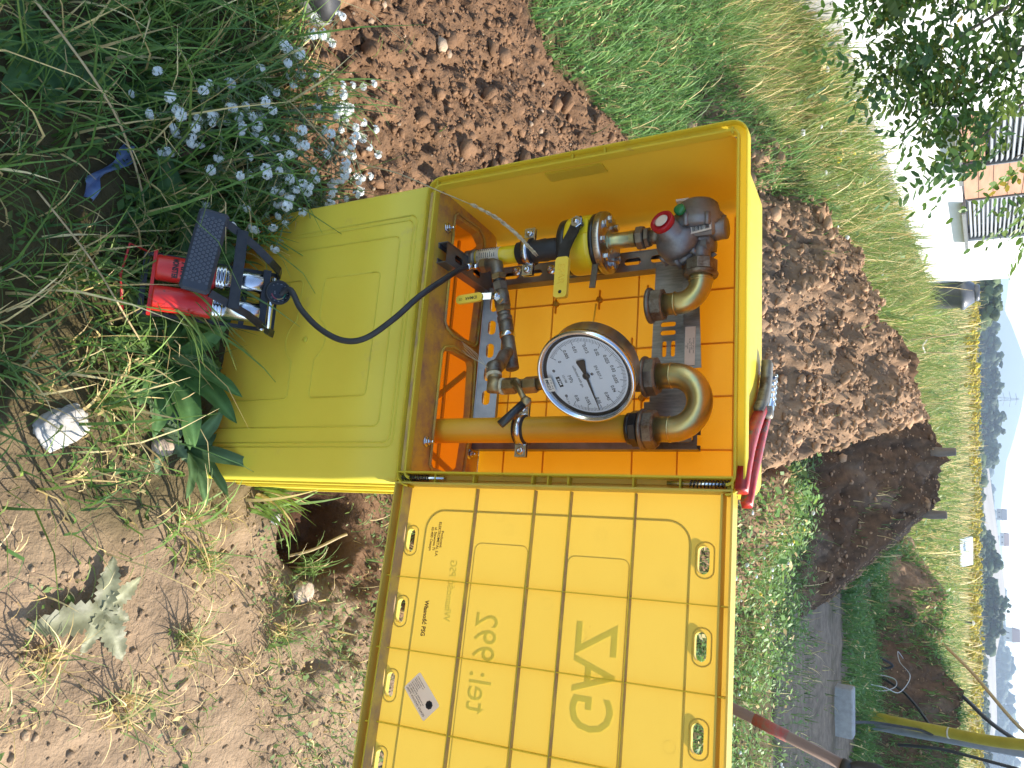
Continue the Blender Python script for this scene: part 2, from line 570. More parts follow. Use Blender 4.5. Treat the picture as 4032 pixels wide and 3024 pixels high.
SOIL = np.array([0.190, 0.112, 0.064]); HEAPC = np.array([0.350, 0.225, 0.137]); DUST = np.array([0.300, 0.215, 0.140]); TURF = np.array([0.105, 0.085, 0.04]); FIELD = np.array([0.20, 0.19, 0.06]); TRACK = np.array([0.28, 0.22, 0.16])  # HEAPC: soil lightened, sun on the heaps put into its colour
gx = axis(-900, 900, -1.35, 1.15, 0.0105, 1.036)
gy = axis(-25, 2600, 0.40, 2.35, 0.0105, 1.027)
X, Y = np.meshgrid(gx, gy)
Z = ground_h(X, Y)
s, a, b, c = soil_mask(X, Y)
cl = TURF * (1 - sstep(8, 30, Y))[..., None] + FIELD * sstep(8, 30, Y)[..., None]
cl = cl * (1 - a[..., None]) + SOIL * a[..., None]
cl = cl * (1 - b[..., None]) + DUST * b[..., None]
cl = cl * (1 - c[..., None]) + TRACK * c[..., None]
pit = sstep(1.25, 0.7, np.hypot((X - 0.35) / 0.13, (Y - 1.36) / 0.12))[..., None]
cl = cl * (1 - pit) + np.array([0.075, 0.038, 0.022]) * pit  # shade of the hollow painted into its soil colour
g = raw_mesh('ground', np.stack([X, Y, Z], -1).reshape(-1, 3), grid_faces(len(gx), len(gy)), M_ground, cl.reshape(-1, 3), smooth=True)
g['kind'] = 'structure'

# ---- heaps of dug earth: ridge lines with height, sides at the angle of repose
HEAPS = []
def heap(label, ridge, box, d, slope, cat='soil heap', cut=None, col=HEAPC, amp=1.0, seed=0.0):
    x = np.arange(box[0], box[1], d); y = np.arange(box[2], box[3], d)
    X, Y = np.meshgrid(x, y)
    R = np.array(ridge)
    Hh = np.full(X.shape, -1.0)
    for i in range(len(R) - 1):
        p, q = R[i], R[i + 1]
        dx, dy = q[0] - p[0], q[1] - p[1]
        t = np.clip(((X - p[0]) * dx + (Y - p[1]) * dy) / (dx * dx + dy * dy), 0, 1)
        dist = np.hypot(X - p[0] - t * dx, Y - p[1] - t * dy)
        hh = p[2] + t * (q[2] - p[2])
        Hh = np.maximum(Hh, hh - slope * np.sqrt(dist * dist + 0.02) + 0.1)
    n1 = fbm(X + seed, Y - seed, 1.7, 3)
    n2 = fbm(X - seed, Y + seed, 5.0, 5, 0.6)
    n3 = np.abs(fbm(X + seed, Y, 14.0, 4, 0.6))
    Hh = Hh + amp * (0.13 * n1 + 0.095 * n2 - 0.075 * n3 + 0.025 * fbm(X, Y + seed, 22.0, 3) + 0.02)
    if cut is not None:
        Hh = np.minimum(Hh, cut(X, Y) + 0.05 * n2)
    base = ground_h(X, Y, False) - 0.06
    edge = np.minimum.reduce([(X - box[0]) / 0.15, (box[1] - X) / 0.15, (Y - box[2]) / 0.15, (box[3] - Y) / 0.15])
    Hh = np.where(Hh < base, base, Hh)
    Hh = base + (Hh - base) * np.clip(edge, 0, 1)
    keep = (Hh > base + 1e-3)
    F = grid_faces(len(x), len(y))
    k = keep.ravel()
    F = F[k[F].any(1)]
    used = np.unique(F)
    mp = -np.ones(X.size, int); mp[used] = np.arange(len(used))
    V = np.stack([X, Y, Hh], -1).reshape(-1, 3)[used]
    t = (0.85 + 0.35 * fbm(V[:, 0], V[:, 1], 2.6, 4))[:, None]
    grey = sstep(0.1, 0.5, fbm(V[:, 0] + 5, V[:, 1], 1.9, 4))[:, None]
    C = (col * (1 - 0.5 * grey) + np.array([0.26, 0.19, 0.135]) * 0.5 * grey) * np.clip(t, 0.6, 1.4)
    c0 = np.array([R[:, 0].mean(), R[:, 1].mean(), 0.0])
    o = raw_mesh('soil_heap', V - c0, mp[F], M_soil, C, smooth=False)
    o.location = c0
    tag(o, label, cat, 'heaps of dug earth')
    HEAPS.append((x, y, Hh, keep))
    return o

def cutA(X, Y):
    return (0.56 - X) * 3.2 + 0.1
heap('sunlit heap of brown crumbly earth directly behind the yellow cabinet', [(-1.9, 4.9, 0.02), (-1.05, 4.85, 0.42), (-0.67, 5.1, 0.68), (-0.41, 5.35, 0.80), (0.09, 5.65, 0.97), (0.34, 5.85, 1.03), (0.8, 6.1, 0.95)],
     (-2.6, 1.2, 3.3, 7.6), 0.021, 0.62, cut=cutA)
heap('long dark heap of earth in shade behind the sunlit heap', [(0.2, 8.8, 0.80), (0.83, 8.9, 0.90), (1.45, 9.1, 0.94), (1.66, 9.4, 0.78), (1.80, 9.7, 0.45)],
     (-0.8, 3.0, 5.9, 12.0), 0.03, 0.46, cut=lambda X, Y: (2.25 - X) * 0.9 + 0.12 * (Y - 8.5), seed=3.1, col=SOIL * 0.75)  # shade put into the colour: soil darkened for this shaded heap
heap('low sunlit lump of earth at the far end of the spoil', [(3.1, 13.6, 0.4), (3.55, 14.0, 0.86), (3.9, 14.0, 0.8)], (2.2, 4.8, 12.6, 15.4), 0.045, 0.75, seed=7.7)
heap('big dark heap of earth by the grey conduits', [(3.5, 13.3, 0.40), (3.95, 13.3, 0.56), (4.3, 13.2, 0.86), (4.75, 13.3, 1.1), (5.2, 13.3, 1.02), (6.2, 13.4, 1.0)], (2.6, 8.0, 11.6, 15.2), 0.045, 1.0, seed=12.2, col=SOIL * 0.85)  # soil darkened here too, shade painted into the heap's colour
heap('small weedy mound of earth right of the cabinet', [(0.58, 4.4, 0.16), (0.72, 4.9, 0.30), (0.86, 5.3, 0.28), (1.0, 5.8, 0.10)], (0.1, 1.9, 3.6, 6.6), 0.025, 0.6, seed=21.0, amp=0.7)

def surf_h(x, y):
    """height of ground or heap at points"""
    h = ground_h(x, y)
    for hx, hy, Hh, keep in HEAPS:
        i = np.round((x - hx[0]) / (hx[1] - hx[0])).astype(int); j = np.round((y - hy[0]) / (hy[1] - hy[0])).astype(int)
        ok = (i >= 0) & (i < len(hx)) & (j >= 0) & (j < len(hy))
        ii = np.clip(i, 0, len(hx) - 1); jj = np.clip(j, 0, len(hy) - 1)
        h = np.where(ok & keep[jj, ii], np.maximum(h, Hh[jj, ii]), h)
    return h

# ---- clods: small broken lumps lying on the soil
def lump_proto(seed, sub=1):
    r = np.random.default_rng(seed)
    t = (1 + 5 ** 0.5) / 2
    v = np.array([(-1, t, 0), (1, t, 0), (-1, -t, 0), (1, -t, 0), (0, -1, t), (0, 1, t), (0, -1, -t), (0, 1, -t), (t, 0, -1), (t, 0, 1), (-t, 0, -1), (-t, 0, 1)], float)
    f = np.array([(0, 11, 5), (0, 5, 1), (0, 1, 7), (0, 7, 10), (0, 10, 11), (1, 5, 9), (5, 11, 4), (11, 10, 2), (10, 7, 6), (7, 1, 8), (3, 9, 4), (3, 4, 2), (3, 2, 6), (3, 6, 8), (3, 8, 9), (4, 9, 5), (2, 4, 11), (6, 2, 10), (8, 6, 7), (9, 8, 1)])
    v /= np.linalg.norm(v, axis=1)[:, None]
    for _ in range(sub):
        vl = v.tolist(); cache = {}; nf = []
        def mid(i, j):
            k = (min(i, j), max(i, j))
            if k not in cache:
                m = (np.array(vl[i]) + np.array(vl[j])); m /= np.linalg.norm(m)
                vl.append(m.tolist()); cache[k] = len(vl) - 1
            return cache[k]
        for a_, b_, c_ in f:
            x_, y_, z_ = mid(a_, b_), mid(b_, c_), mid(c_, a_)
            nf += [(a_, x_, z_), (b_, y_, x_), (c_, z_, y_), (x_, y_, z_)]
        v = np.array(vl); f = np.array(nf)
    v = v * (1 + r.uniform(-0.28, 0.28, (len(v), 1)))
    v[:, 2] *= 0.72
    return v, f

def scatter_lumps(name, pts, size, cols, material, protos, label=None):
    Vs = []; Fs = []; Cs = []; off = 0
    n = len(pts)
    which = RNG.integers(0, len(protos), n)
    ang = RNG.uniform(0, 2 * PI, n)
    for k, (pv, pf) in enumerate(protos):
        I = np.where(which == k)[0]
        if len(I) == 0: continue
        ca, sa = np.cos(ang[I])[:, None], np.sin(ang[I])[:, None]
        st = RNG.uniform(0.7, 1.35, (len(I), 3))
        p = pv[None] * st[:, None, :] * size[I][:, None, None]
        q = np.stack([p[..., 0] * ca - p[..., 1] * sa, p[..., 0] * sa + p[..., 1] * ca, p[..., 2]], -1) + pts[I][:, None, :]
        m = pv.shape[0]
        Vs.append(q.reshape(-1, 3))
        Fs.append((pf[None] + (off + np.arange(len(I)) * m)[:, None, None]).reshape(-1, 3))
        Cs.append(np.repeat(cols[I], m, 0))
        off += len(I) * m
    o = raw_mesh(name, np.concatenate(Vs), np.concatenate(Fs), material, np.concatenate(Cs), smooth=False)
    o['kind'] = 'stuff'
    if label: o['label'] = label
    return o

PROT = [lump_proto(i, 0) for i in range(4)]
PROT1 = [lump_proto(20 + i, 1) for i in range(4)]
def soil_pts(n, x0, x1, y0, y1, which, thr=0.5):
    x = RNG.uniform(x0, x1, n); y = RNG.uniform(y0, y1, n)
    m = soil_mask(x, y)[which] > thr
    return x[m], y[m]
xs, ys = soil_pts(34000, -2.2, 0.2, 1.25, 4.2, 1)
sz = 0.0038 * np.exp(RNG.normal(0, 0.55, len(xs)))
big = RNG.random(len(xs)) < 0.022; sz[big] *= 3.4
pc = SOIL * RNG.uniform(0.75, 1.35, (len(xs), 1))
pale = RNG.random(len(xs)) < 0.025; pc[pale] = np.array([0.36, 0.27, 0.19]) * RNG.uniform(0.8, 1.2, (pale.sum(), 1))
scatter_lumps('soil_clods', np.stack([xs, ys, surf_h(xs, ys) + sz * 0.2], 1), sz, pc, M_soil, PROT, 'loose clods of earth on the dug strip left of the cabinet')
xs, ys = soil_pts(2200, -0.3, 1.2, 0.4, 1.6, 2)
sz = 0.0028 * np.exp(RNG.normal(0, 0.6, len(xs)))
pc = DUST * RNG.uniform(0.75, 1.4, (len(xs), 1))
scatter_lumps('dry_crumbs', np.stack([xs, ys, surf_h(xs, ys) + sz * 0.2], 1), sz, pc, M_soil, PROT, 'dry crumbs and grit on the trodden earth')
V = []
for (hx, hy, Hh, keep), k in zip(HEAPS, (21000, 5000, 700, 1500, 2500)):
    j, i = np.where(keep[1:-1, 1:-1]); I = RNG.integers(0, len(i), k)
    px = hx[i[I] + 1] + RNG.uniform(-0.5, 0.5, k) * (hx[1] - hx[0]); py = hy[j[I] + 1] + RNG.uniform(-0.5, 0.5, k) * (hy[1] - hy[0])
    V.append(np.stack([px, py, Hh[j[I] + 1, i[I] + 1]], 1))
V = np.concatenate(V)
sz = 0.0072 * np.exp(RNG.normal(0, 0.62, len(V)))
pc = HEAPC * RNG.uniform(0.7, 1.45, (len(V), 1))
scatter_lumps('heap_clods', V, sz, pc, M_soil, PROT, 'clods of earth lying on the heaps')
# ================================================================== PLANTS
GREENS = np.array([(0.060, 0.115, 0.022), (0.085, 0.150, 0.030), (0.050, 0.100, 0.030), (0.115, 0.160, 0.035)])
STRAW = np.array([(0.42, 0.32, 0.14), (0.50, 0.40, 0.20), (0.36, 0.26, 0.11)])
M_grass = mat('grass_blades', (0.8, 0.8, 0.8), (1.15, 1.15, 1.15), 30, rough=0.5, attr='Col', transl=0.38, spec=0.3)
M_leaf = mat('broad_leaves', (0.82, 0.82, 0.82), (1.12, 1.12, 1.12), 35, rough=0.48, attr='Col', transl=0.30, spec=0.35, bump=0.25, bscale=60)
M_petal = mat('white_petals', (0.80, 0.82, 0.80), rough=0.6, transl=0.3, tcol=(0.8, 0.82, 0.8))
M_herb = mat('grey_green_stems', (0.10, 0.15, 0.06), (0.16, 0.20, 0.10), 60, rough=0.6, transl=0.2)

def tint(n, straw=0.15, base=None, dark=(0.7, 1.25)):
    c = GREENS[RNG.integers(0, len(GREENS), n)]
    if base is not None: c = 0.45 * c + 0.55 * np.array(base)
    m = RNG.random(n) < straw
    c = np.where(m[:, None], STRAW[RNG.integers(0, len(STRAW), n)], c)
    return c * 1.75 * RNG.uniform(*dark, (n, 1))

def blades(P, H, W, bend, C, az=None, L=4):
    """arrays: base points (n,3), height, width, bend 0..1.5 -> vertices, quads, colours"""
    n = len(P)
    az = RNG.uniform(0, 2 * PI, n) if az is None else az
    d = np.stack([np.cos(az), np.sin(az), np.zeros(n)], 1)
    tw = az + PI / 2 + RNG.normal(0, 0.5, n)
    sd = np.stack([np.cos(tw), np.sin(tw), np.zeros(n)], 1)
    V = np.zeros((n, L, 2, 3))
    for k in range(L):
        t = k / (L - 1)
        th = bend * t
        # arc: leans further with height
        out = np.where(bend > 1e-3, (1 - np.cos(th)) / np.maximum(bend, 1e-3), 0) * H
        upz = np.where(bend > 1e-3, np.sin(th) / np.maximum(bend, 1e-3), t) * H
        c = P + d * out[:, None]; c[:, 2] += upz
        w = W * (1 - 0.92 * t ** 1.6) * 0.5
        V[:, k, 0] = c - sd * w[:, None]; V[:, k, 1] = c + sd * w[:, None]
    b = (np.arange(n) * 2 * L)[:, None, None] + (np.arange(L - 1) * 2)[None, :, None] + np.array([0, 1, 3, 2])[None, None]
    return V.reshape(-1, 3), b.reshape(-1, 4), np.repeat(C, 2 * L, 0)

def blade_obj(name, parts, kind='stuff', label=None, material=None):
    V = []; F = []; C = []; o = 0
    for v, f, c in parts:
        V.append(v); F.append(f + o); C.append(c); o += len(v)
    ob = raw_mesh(name, np.concatenate(V), np.concatenate(F), material or M_grass, np.concatenate(C), smooth=True)
    if kind: ob['kind'] = kind
    if label: ob['label'] = label
    return ob

CABIN = [(-0.40, 1.16), (0.19, 1.01), (0.26, 1.27), (-0.33, 1.41)]
def free(x, y):
    """outside the footprint of the stand"""
    inside = np.ones(len(x), bool)
    for i in range(4):
        ax, ay = CABIN[i]; bx, by = CABIN[(i + 1) % 4]
        inside &= ((bx - ax) * (y - ay) - (by - ay) * (x - ax)) > -0.004
    return ~inside

def patch(n, x0, x1, y0, y1, h, w, bend, straw, dens=None, base=None, hv=0.45, dark=(0.7, 1.25), clump=0.0):
    x = RNG.uniform(x0, x1, n); y = RNG.uniform(y0, y1, n)
    if dens is not None:
        k = RNG.random(n) < dens(x, y)
        x, y = x[k], y[k]
    k = free(x, y); x, y = x[k], y[k]
    n = len(x)
    P = np.stack([x, y, surf_h(x, y) - 0.005], 1)
    H = h * np.exp(RNG.normal(0, hv, n)) * (1 + clump * fbm(x, y, 3.0, 3))
    H = np.clip(H, h * 0.2, h * 3)
    return blades(P, H, w * RNG.uniform(0.6, 1.4, n), RNG.uniform(bend[0], bend[1], n), tint(n, straw, base, dark))

def ns(x, y): return 1 - soil_mask(x, y)[0]
def clumps(f, lo, hi):
    return lambda x, y: sstep(lo, hi, fbm(x, y, f, 3) * 0.7 + 0.5) * ns(x, y)

near = [
    # shaded corner in front-left: dense fine grass over dark earth
    patch(2600, -0.95, -0.18, 0.50, 1.26, 0.11, 0.0046, (0.7, 1.9), 0.16, clumps(6, 0.3, 0.7), clump=0.6),
    patch(1500, -0.95, -0.3, 0.85, 1.3, 0.16, 0.0056, (0.5, 1.7), 0.10, clumps(5, 0.25, 0.6)),
    # dappled strip in front of the pump
    patch(1900, -0.45, 0.32, 0.48, 0.97, 0.095, 0.0046, (0.8, 2.0), 0.25, clumps(7, 0.35, 0.7)),
    # sparse dry blades on the trodden earth
    patch(2600, 0.05, 1.1, 0.45, 1.30, 0.050, 0.0026, (1.3, 2.2), 0.55, lambda x, y: 0.85 * sstep(0.46, 0.70, fbm(x, y, 5, 3) * 0.7 + 0.5)),
    # low green right of the stand, under the door
    patch(5200, 0.22, 1.5, 1.18, 2.6, 0.040, 0.0035, (0.6, 1.9), 0.20, lambda x, y: sstep(0.0, 0.16, np.hypot((x - 0.35) / 1.1, (y - 1.36)) - 0.06) * sstep(1.05, 1.35, y + 0.55 * (0.75 - x) * (x < .75)), base=(0.13, 0.17, 0.06)),
    # soil strip: odd weeds
    patch(260, -1.6, -0.3, 1.3, 3.0, 0.05, 0.004, (0.8, 1.8), 0.15, lambda x, y: sstep(0.62, 0.8, fbm(x, y, 4, 3) * 0.7 + 0.5)),
]
blade_obj('near_grass', near, label='thin grass and dry blades around the foot of the cabinet')
mid = [
    # lush patch beyond the dug strip, left
    patch(30000, -3.6, -0.95, 2.35, 5.6, 0.080, 0.0070, (0.6, 1.9), 0.05, ns, base=(0.105, 0.20, 0.06), clump=0.3),
    patch(9000, -4.5, -1.1, 4.6, 8.0, 0.16, 0.007, (0.4, 1.5), 0.22, ns, base=(0.15, 0.17, 0.05)),
    patch(900, -1.9, 0.6, 3.6, 5.2, 0.06, 0.006, (0.5, 1.6), 0.2, lambda x, y: sstep(0.66, 0.85, fbm(x, y, 3, 3) * 0.7 + 0.5) * 0.5),
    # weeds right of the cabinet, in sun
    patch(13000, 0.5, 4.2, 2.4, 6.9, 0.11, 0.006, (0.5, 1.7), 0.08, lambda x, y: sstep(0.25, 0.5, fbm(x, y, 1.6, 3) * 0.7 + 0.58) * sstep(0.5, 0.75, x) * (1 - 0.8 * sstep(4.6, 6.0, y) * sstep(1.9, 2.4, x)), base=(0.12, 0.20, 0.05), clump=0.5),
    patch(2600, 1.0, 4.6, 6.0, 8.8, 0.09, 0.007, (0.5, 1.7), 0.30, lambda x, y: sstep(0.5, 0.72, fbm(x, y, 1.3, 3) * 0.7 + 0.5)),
    # weeds in the shade of the added unseen house
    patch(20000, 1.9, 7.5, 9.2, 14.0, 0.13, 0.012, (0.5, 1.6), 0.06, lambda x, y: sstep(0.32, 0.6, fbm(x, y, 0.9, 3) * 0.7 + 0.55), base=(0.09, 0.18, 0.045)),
]
blade_obj('meadow_grass', mid, label='green meadow grass and weeds on both sides of the earth heaps')
far = [
    patch(46000, -4.2, 1.6, 7.0, 21.0, 0.30, 0.014, (0.3, 1.3), 0.20, lambda x, y: (x < -0.55 + 1.9 * sstep(9.6, 10.6, y)) * (x > -3.95 + 0.078 * y), base=(0.15, 0.18, 0.05), clump=0.5),
    patch(24000, -10, 16.0, 15.0, 40.0, 0.42, 0.028, (0.3, 1.2), 0.28, lambda x, y: (x > -3.0) * (np.abs(x) < 0.46 * y + 1), base=(0.17, 0.20, 0.055), clump=0.5),
    patch(16000, -20, 42, 38.0, 95.0, 0.55, 0.07, (0.2, 1.1), 0.5, lambda x, y: (np.abs(x) < 0.46 * y + 1), base=(0.20, 0.21, 0.06), clump=0.5),
]
blade_obj('field_grass', far, label='tall mixed grass of the fallow field')
# bleached tall grass far out
n = 7000
y = RNG.uniform(70, 135, n); x = RNG.uniform(-0.2, 0.45, n) * y
k = fbm(x / 14, y / 22, 1.0, 3) > -0.02; x, y = x[k], y[k]
P = np.stack([x, y, ground_h(x, y, False)], 1)
Cc = np.array((0.56, 0.44, 0.24)) * RNG.uniform(0.75, 1.2, (len(x), 1))
blade_obj('bleached_grass', [blades(P, RNG.uniform(0.5, 1.1, len(x)), RNG.uniform(0.10, 0.2, len(x)), RNG.uniform(0.1, 0.7, len(x)), Cc)], label='band of bleached dry grass across the field')

# small round weed leaves (ground cover)
def leaflets(n, x0, x1, y0, y1, size, hmax, dens=None, base=(0.10, 0.16, 0.04), straw=0.06):
    x = RNG.uniform(x0, x1, n); y = RNG.uniform(y0, y1, n)
    if dens is not None:
        k = RNG.random(n) < dens(x, y); x, y = x[k], y[k]
    k = free(x, y); x, y = x[k], y[k]; n = len(x)
    P = np.stack([x, y, surf_h(x, y) + RNG.uniform(0.1, 1, n) * hmax], 1)
    az = RNG.uniform(0, 2 * PI, n); el = RNG.uniform(-0.5, 0.9, n)
    u = np.stack([np.cos(az) * np.cos(el), np.sin(az) * np.cos(el), np.sin(el)], 1)
    v = np.stack([-np.sin(az), np.cos(az), RNG.normal(0, 0.3, n)], 1)
    s = (size * np.exp(RNG.normal(0, 0.35, n)))[:, None]
    V = np.stack([P - u * s, P + v * s * 0.5, P + u * s, P - v * s * 0.5], 1)
    return V.reshape(-1, 3), (np.arange(n) * 4)[:, None] + np.arange(4)[None], np.repeat(tint(n, straw, base), 4, 0)
cov = [
    leaflets(5200, 0.24, 1.5, 1.15, 2.5, 0.0055, 0.045, lambda x, y: sstep(0.0, 0.12, np.hypot((x - 0.35) / 1.1, (y - 1.36)) - 0.07) * sstep(1.0, 1.35, y + 0.6 * (0.7 - x) * (x < .7)), (0.14, 0.18, 0.06)),
    leaflets(4200, -0.95, 0.2, 0.5, 1.2, 0.007, 0.03, clumps(5, 0.4, 0.7), (0.07, 0.12, 0.035)),
    leaflets(1500, 0.1, 1.1, 0.5, 1.3, 0.006, 0.015, lambda x, y: sstep(0.58, 0.75, fbm(x, y, 5, 3) * 0.7 + 0.5), (0.12, 0.16, 0.05)),
    leaflets(26000, 0.5, 4.2, 2.4, 6.8, 0.016, 0.20, lambda x, y: sstep(0.25, 0.5, fbm(x, y, 1.6, 3) * 0.7 + 0.58) * sstep(0.45, 0.7, x) * (1 - 0.85 * sstep(4.6, 6.0, y) * sstep(1.9, 2.4, x)), (0.14, 0.24, 0.06)),
    leaflets(16000, 1.9, 7.5, 9.2, 14.0, 0.024, 0.16, lambda x, y: sstep(0.35, 0.6, fbm(x, y, 0.9, 3) * 0.7 + 0.55), (0.09, 0.18, 0.045)),
    leaflets(5000, -3.2, -0.95, 2.4, 5.4, 0.010, 0.07, ns, (0.11, 0.19, 0.05)),
    leaflets(12000, -4.2, 1.6, 7.0, 20.0, 0.032, 0.35, lambda x, y: (x < -0.55 + 1.9 * sstep(9.6, 10.6, y)) * (x > -3.95 + 0.078 * y) * 1.0, (0.12, 0.17, 0.05)),
    leaflets(8000, -6, 16.0, 16.0, 42.0, 0.07, 0.5, lambda x, y: (x > -2.6) * (np.abs(x) < 0.46 * y + 1) * 1.0, (0.13, 0.18, 0.05)),
]
o = blade_obj('ground_cover', cov, label='small leafy weeds covering the ground')

# tiny white and yellow wild flowers dotted in the meadow
def dots(n, x0, x1, y0, y1, size, h, dens):
    x = RNG.uniform(x0, x1, n); y = RNG.uniform(y0, y1, n)
    k = RNG.random(n) < dens(x, y); x, y = x[k], y[k]
    return np.stack([x, y, surf_h(x, y) + h * RNG.uniform(0.6, 1.1, len(x))], 1), size * RNG.uniform(0.6, 1.4, len(x))
P1, s1 = dots(330, 0.7, 3.6, 2.6, 5.6, 0.012, 0.15, lambda x, y: sstep(0.35, 0.65, fbm(x, y, 1.6, 3) * 0.7 + 0.55))
P2, s2 = dots(150, -6, -0.8, 6, 13, 0.022, 0.30, lambda x, y: (x > -0.43 * y) * 0.9)
P = np.concatenate([P1, P2]); sz = np.concatenate([s1, s2])
Cw = np.where(RNG.random(len(P))[:, None] < 0.8, np.array((0.78, 0.78, 0.74)), np.array((0.75, 0.6, 0.05)))
scatter_lumps('meadow_flowers', P, sz, Cw, mat('meadow_flower', (0.9, 0.9, 0.9), rough=0.7, attr='Col', transl=0.2), PROT, 'tiny white and yellow flowers dotted through the meadow')
# goldenrod in the field
n = 1500
y = np.concatenate([RNG.uniform(52, 88, n // 2), RNG.uniform(75, 120, n // 2)]); x = RNG.uniform(-0.12, 0.46, n) * y
k = fbm(x / 9 + 3, y / 15, 1.0, 3) > 0.02; x, y = x[k], y[k]
hh = RNG.uniform(0.6, 1.15, len(x))
cl_ = []
for j in range(7):
    cl_.append(np.stack([x + RNG.normal(0, 0.14, len(x)), y + RNG.normal(0, 0.14, len(x)), ground_h(x, y, False) + hh * RNG.uniform(0.55, 1.05, len(x))], 1))
P = np.concatenate(cl_)
Cw = np.array((0.62, 0.47, 0.02)) * RNG.uniform(0.7, 1.15, (len(P), 1))
scatter_lumps('goldenrod', P, RNG.uniform(0.07, 0.17, len(P)), Cw, mat('goldenrod_bloom', (0.8, 0.8, 0.8), (1.1, 1.1, 1.1), 8, rough=0.9, attr='Col', transl=0.25), PROT, 'yellow goldenrod flowering in bands across the field')
# ================================================================== GAS CABINET
# cabinet frame: X along its front, Y into it, Z up; origin at the middle of the lower front edge of the box.
CAB = Matrix(((0.97019, 0.24046, -0.03008, -0.10991), (-0.23817, 0.96905, 0.06487, 1.11071),
              (0.04475, -0.05577, 0.99744, 0.48536), (0, 0, 0, 1)))
def cabT(x, y, z): return CAB @ Matrix.Translation((x, y, z))
cab = thing('gas_cabinet', 'open yellow plastic gas cabinet on a stand, door swung out to the right', 'gas cabinet', cabT(0, 0.13, -0.5))

def two_tone(o, m2, test):
    o.data.materials.append(m2)
    for p in o.data.polygons:
        if test(p): p.material_index = 1
    return o

def sweep_loops(loops, close=True, cap=False):
    """loops: list of equal-length 3-D point lists"""
    mb = MB(); n = len(loops[0]); vs = [p for l in loops for p in l]; fs = []
    for k in range(len(loops) - 1):
        for i in range(n if close else n - 1):
            j = (i + 1) % n
            fs.append((k * n + i, k * n + j, (k + 1) * n + j, (k + 1) * n + i))
    if cap: fs.append(tuple(range((len(loops) - 1) * n, len(loops) * n)))
    mb.add(vs, fs, None, True)
    return mb

# ---- box: left, top, right and back walls, one moulded sheet
def open_path(inset, r, zb=0.017):
    x = 0.281 - inset; zt = 0.584 - inset; pts = [(-x, zb)]
    for k in range(9): pts.append((-x, zb + (zt - r - zb) * (k + 1) / 9))
    for i in range(1, 7):
        a = math.radians(180 - 90 * i / 6); pts.append((-x + r + r * math.cos(a), zt - r + r * math.sin(a)))
    pts += [(-x + r + (2 * x - 2 * r) * (k + 1) / 10, zt) for k in range(10)]
    for i in range(1, 7):
        a = math.radians(90 - 90 * i / 6); pts.append((x - r + r * math.cos(a), zt - r + r * math.sin(a)))
    for k in range(9): pts.append((x, zt - r - (zt - r - zb) * (k + 1) / 9))
    return pts
loops = []
for y, ins, r in ((0.016, 0.0, 0.026), (0.08, 0.001, 0.027), (0.16, 0.002, 0.028), (0.225, 0.003, 0.029), (0.240, 0.006, 0.028), (0.249, 0.014, 0.024), (0.252, 0.024, 0.02)):
    loops.append([(a, y, b) for a, b in open_path(ins, r)])
sweep_loops(loops, close=False, cap=True).build('box', M_yel, cab, CAB)

# ---- ribs and bosses moulded into the back wall
for x in (-0.11, -0.006, 0.093, 0.19):
    MB().box((x, 0.2502, 0.30), (0.0025, 0.0035, 0.53)).build('back_rib', M_yelrib, cab, CAB)
for z in (0.075, 0.163, 0.345, 0.43, 0.528):
    MB().box((0.0, 0.2508, z), (0.50, 0.0022, 0.0025)).build('back_rib', M_yelrib, cab, CAB)
for x, z in ((-0.11, 0.171), (-0.11, 0.266), (-0.11, 0.365), (-0.006, 0.26), (-0.006, 0.337), (0.093, 0.361)):
    mb = MB().lathe([(0.0035, 0), (0.006, 0), (0.006, 0.008), (0.0035, 0.008)], frame_from((x, 0.251, z), (0, -1, 0)), 12)
    mb.box((x, 0.246, z), (0.04, 0.006, 0.002)).build('screw_boss', M_yelrib, cab, CAB)

# ---- front rim: outer lip, groove and inner lip all the way round
def rim_loop(d, y, r):
    return [(a, y, b) for a, b in rrect(-0.296 + d, 0.296 - d, d, 0.600 - d, max(r - d, 0.004), 6)]
prof = [(0.015, 0.024), (0.0, 0.020), (0.0, 0.002), (0.001, 0.0), (0.003, 0.0), (0.0035, 0.011), (0.0135, 0.011), (0.014, 0.003), (0.016, 0.002), (0.018, 0.003), (0.0183, 0.020)]
o = sweep_loops([rim_loop(d, y, 0.028) for d, y in prof]).build('rim', M_yels, cab, CAB)
for p in o.data.polygons: p.use_smooth = False
import bmesh
bm_ = bmesh.new(); bm_.from_mesh(o.data)           # the hinge strip of the door takes the place of the rim's right side
kill = [f for f in bm_.faces if f.calc_center_median().x > 0.262 and -0.47 < f.calc_center_median().z - 0.5 + 0.0 < 0.57 and all(v.co.x > 0.255 for v in f.verts) and f.calc_area() > 2e-4]
bmesh.ops.delete(bm_, geom=kill, context='FACES'); bm_.to_mesh(o.data); bm_.free()
MB().box((0.0, 0.0098, 0.0085), (0.54, 0.0025, 0.0088)).build('dust_in_groove', M_dust, cab, CAB, label='dry brown dust caked in the lower groove')
for x, z, a in ((-0.285, 0.02, 0.6), (-0.279, 0.575, -0.6), (-0.286, 0.30, 0), (-0.286, 0.36, 0)):
    MB().box((x, 0.007, z), (0.012, 0.008, 0.003), ).build('lip_clip', M_yels, cab, CAB)
MB().box((-0.279, 0.045, 0.29), (0.003, 0.03, 0.11), None).build('latch_plate', M_yels, cab, CAB)

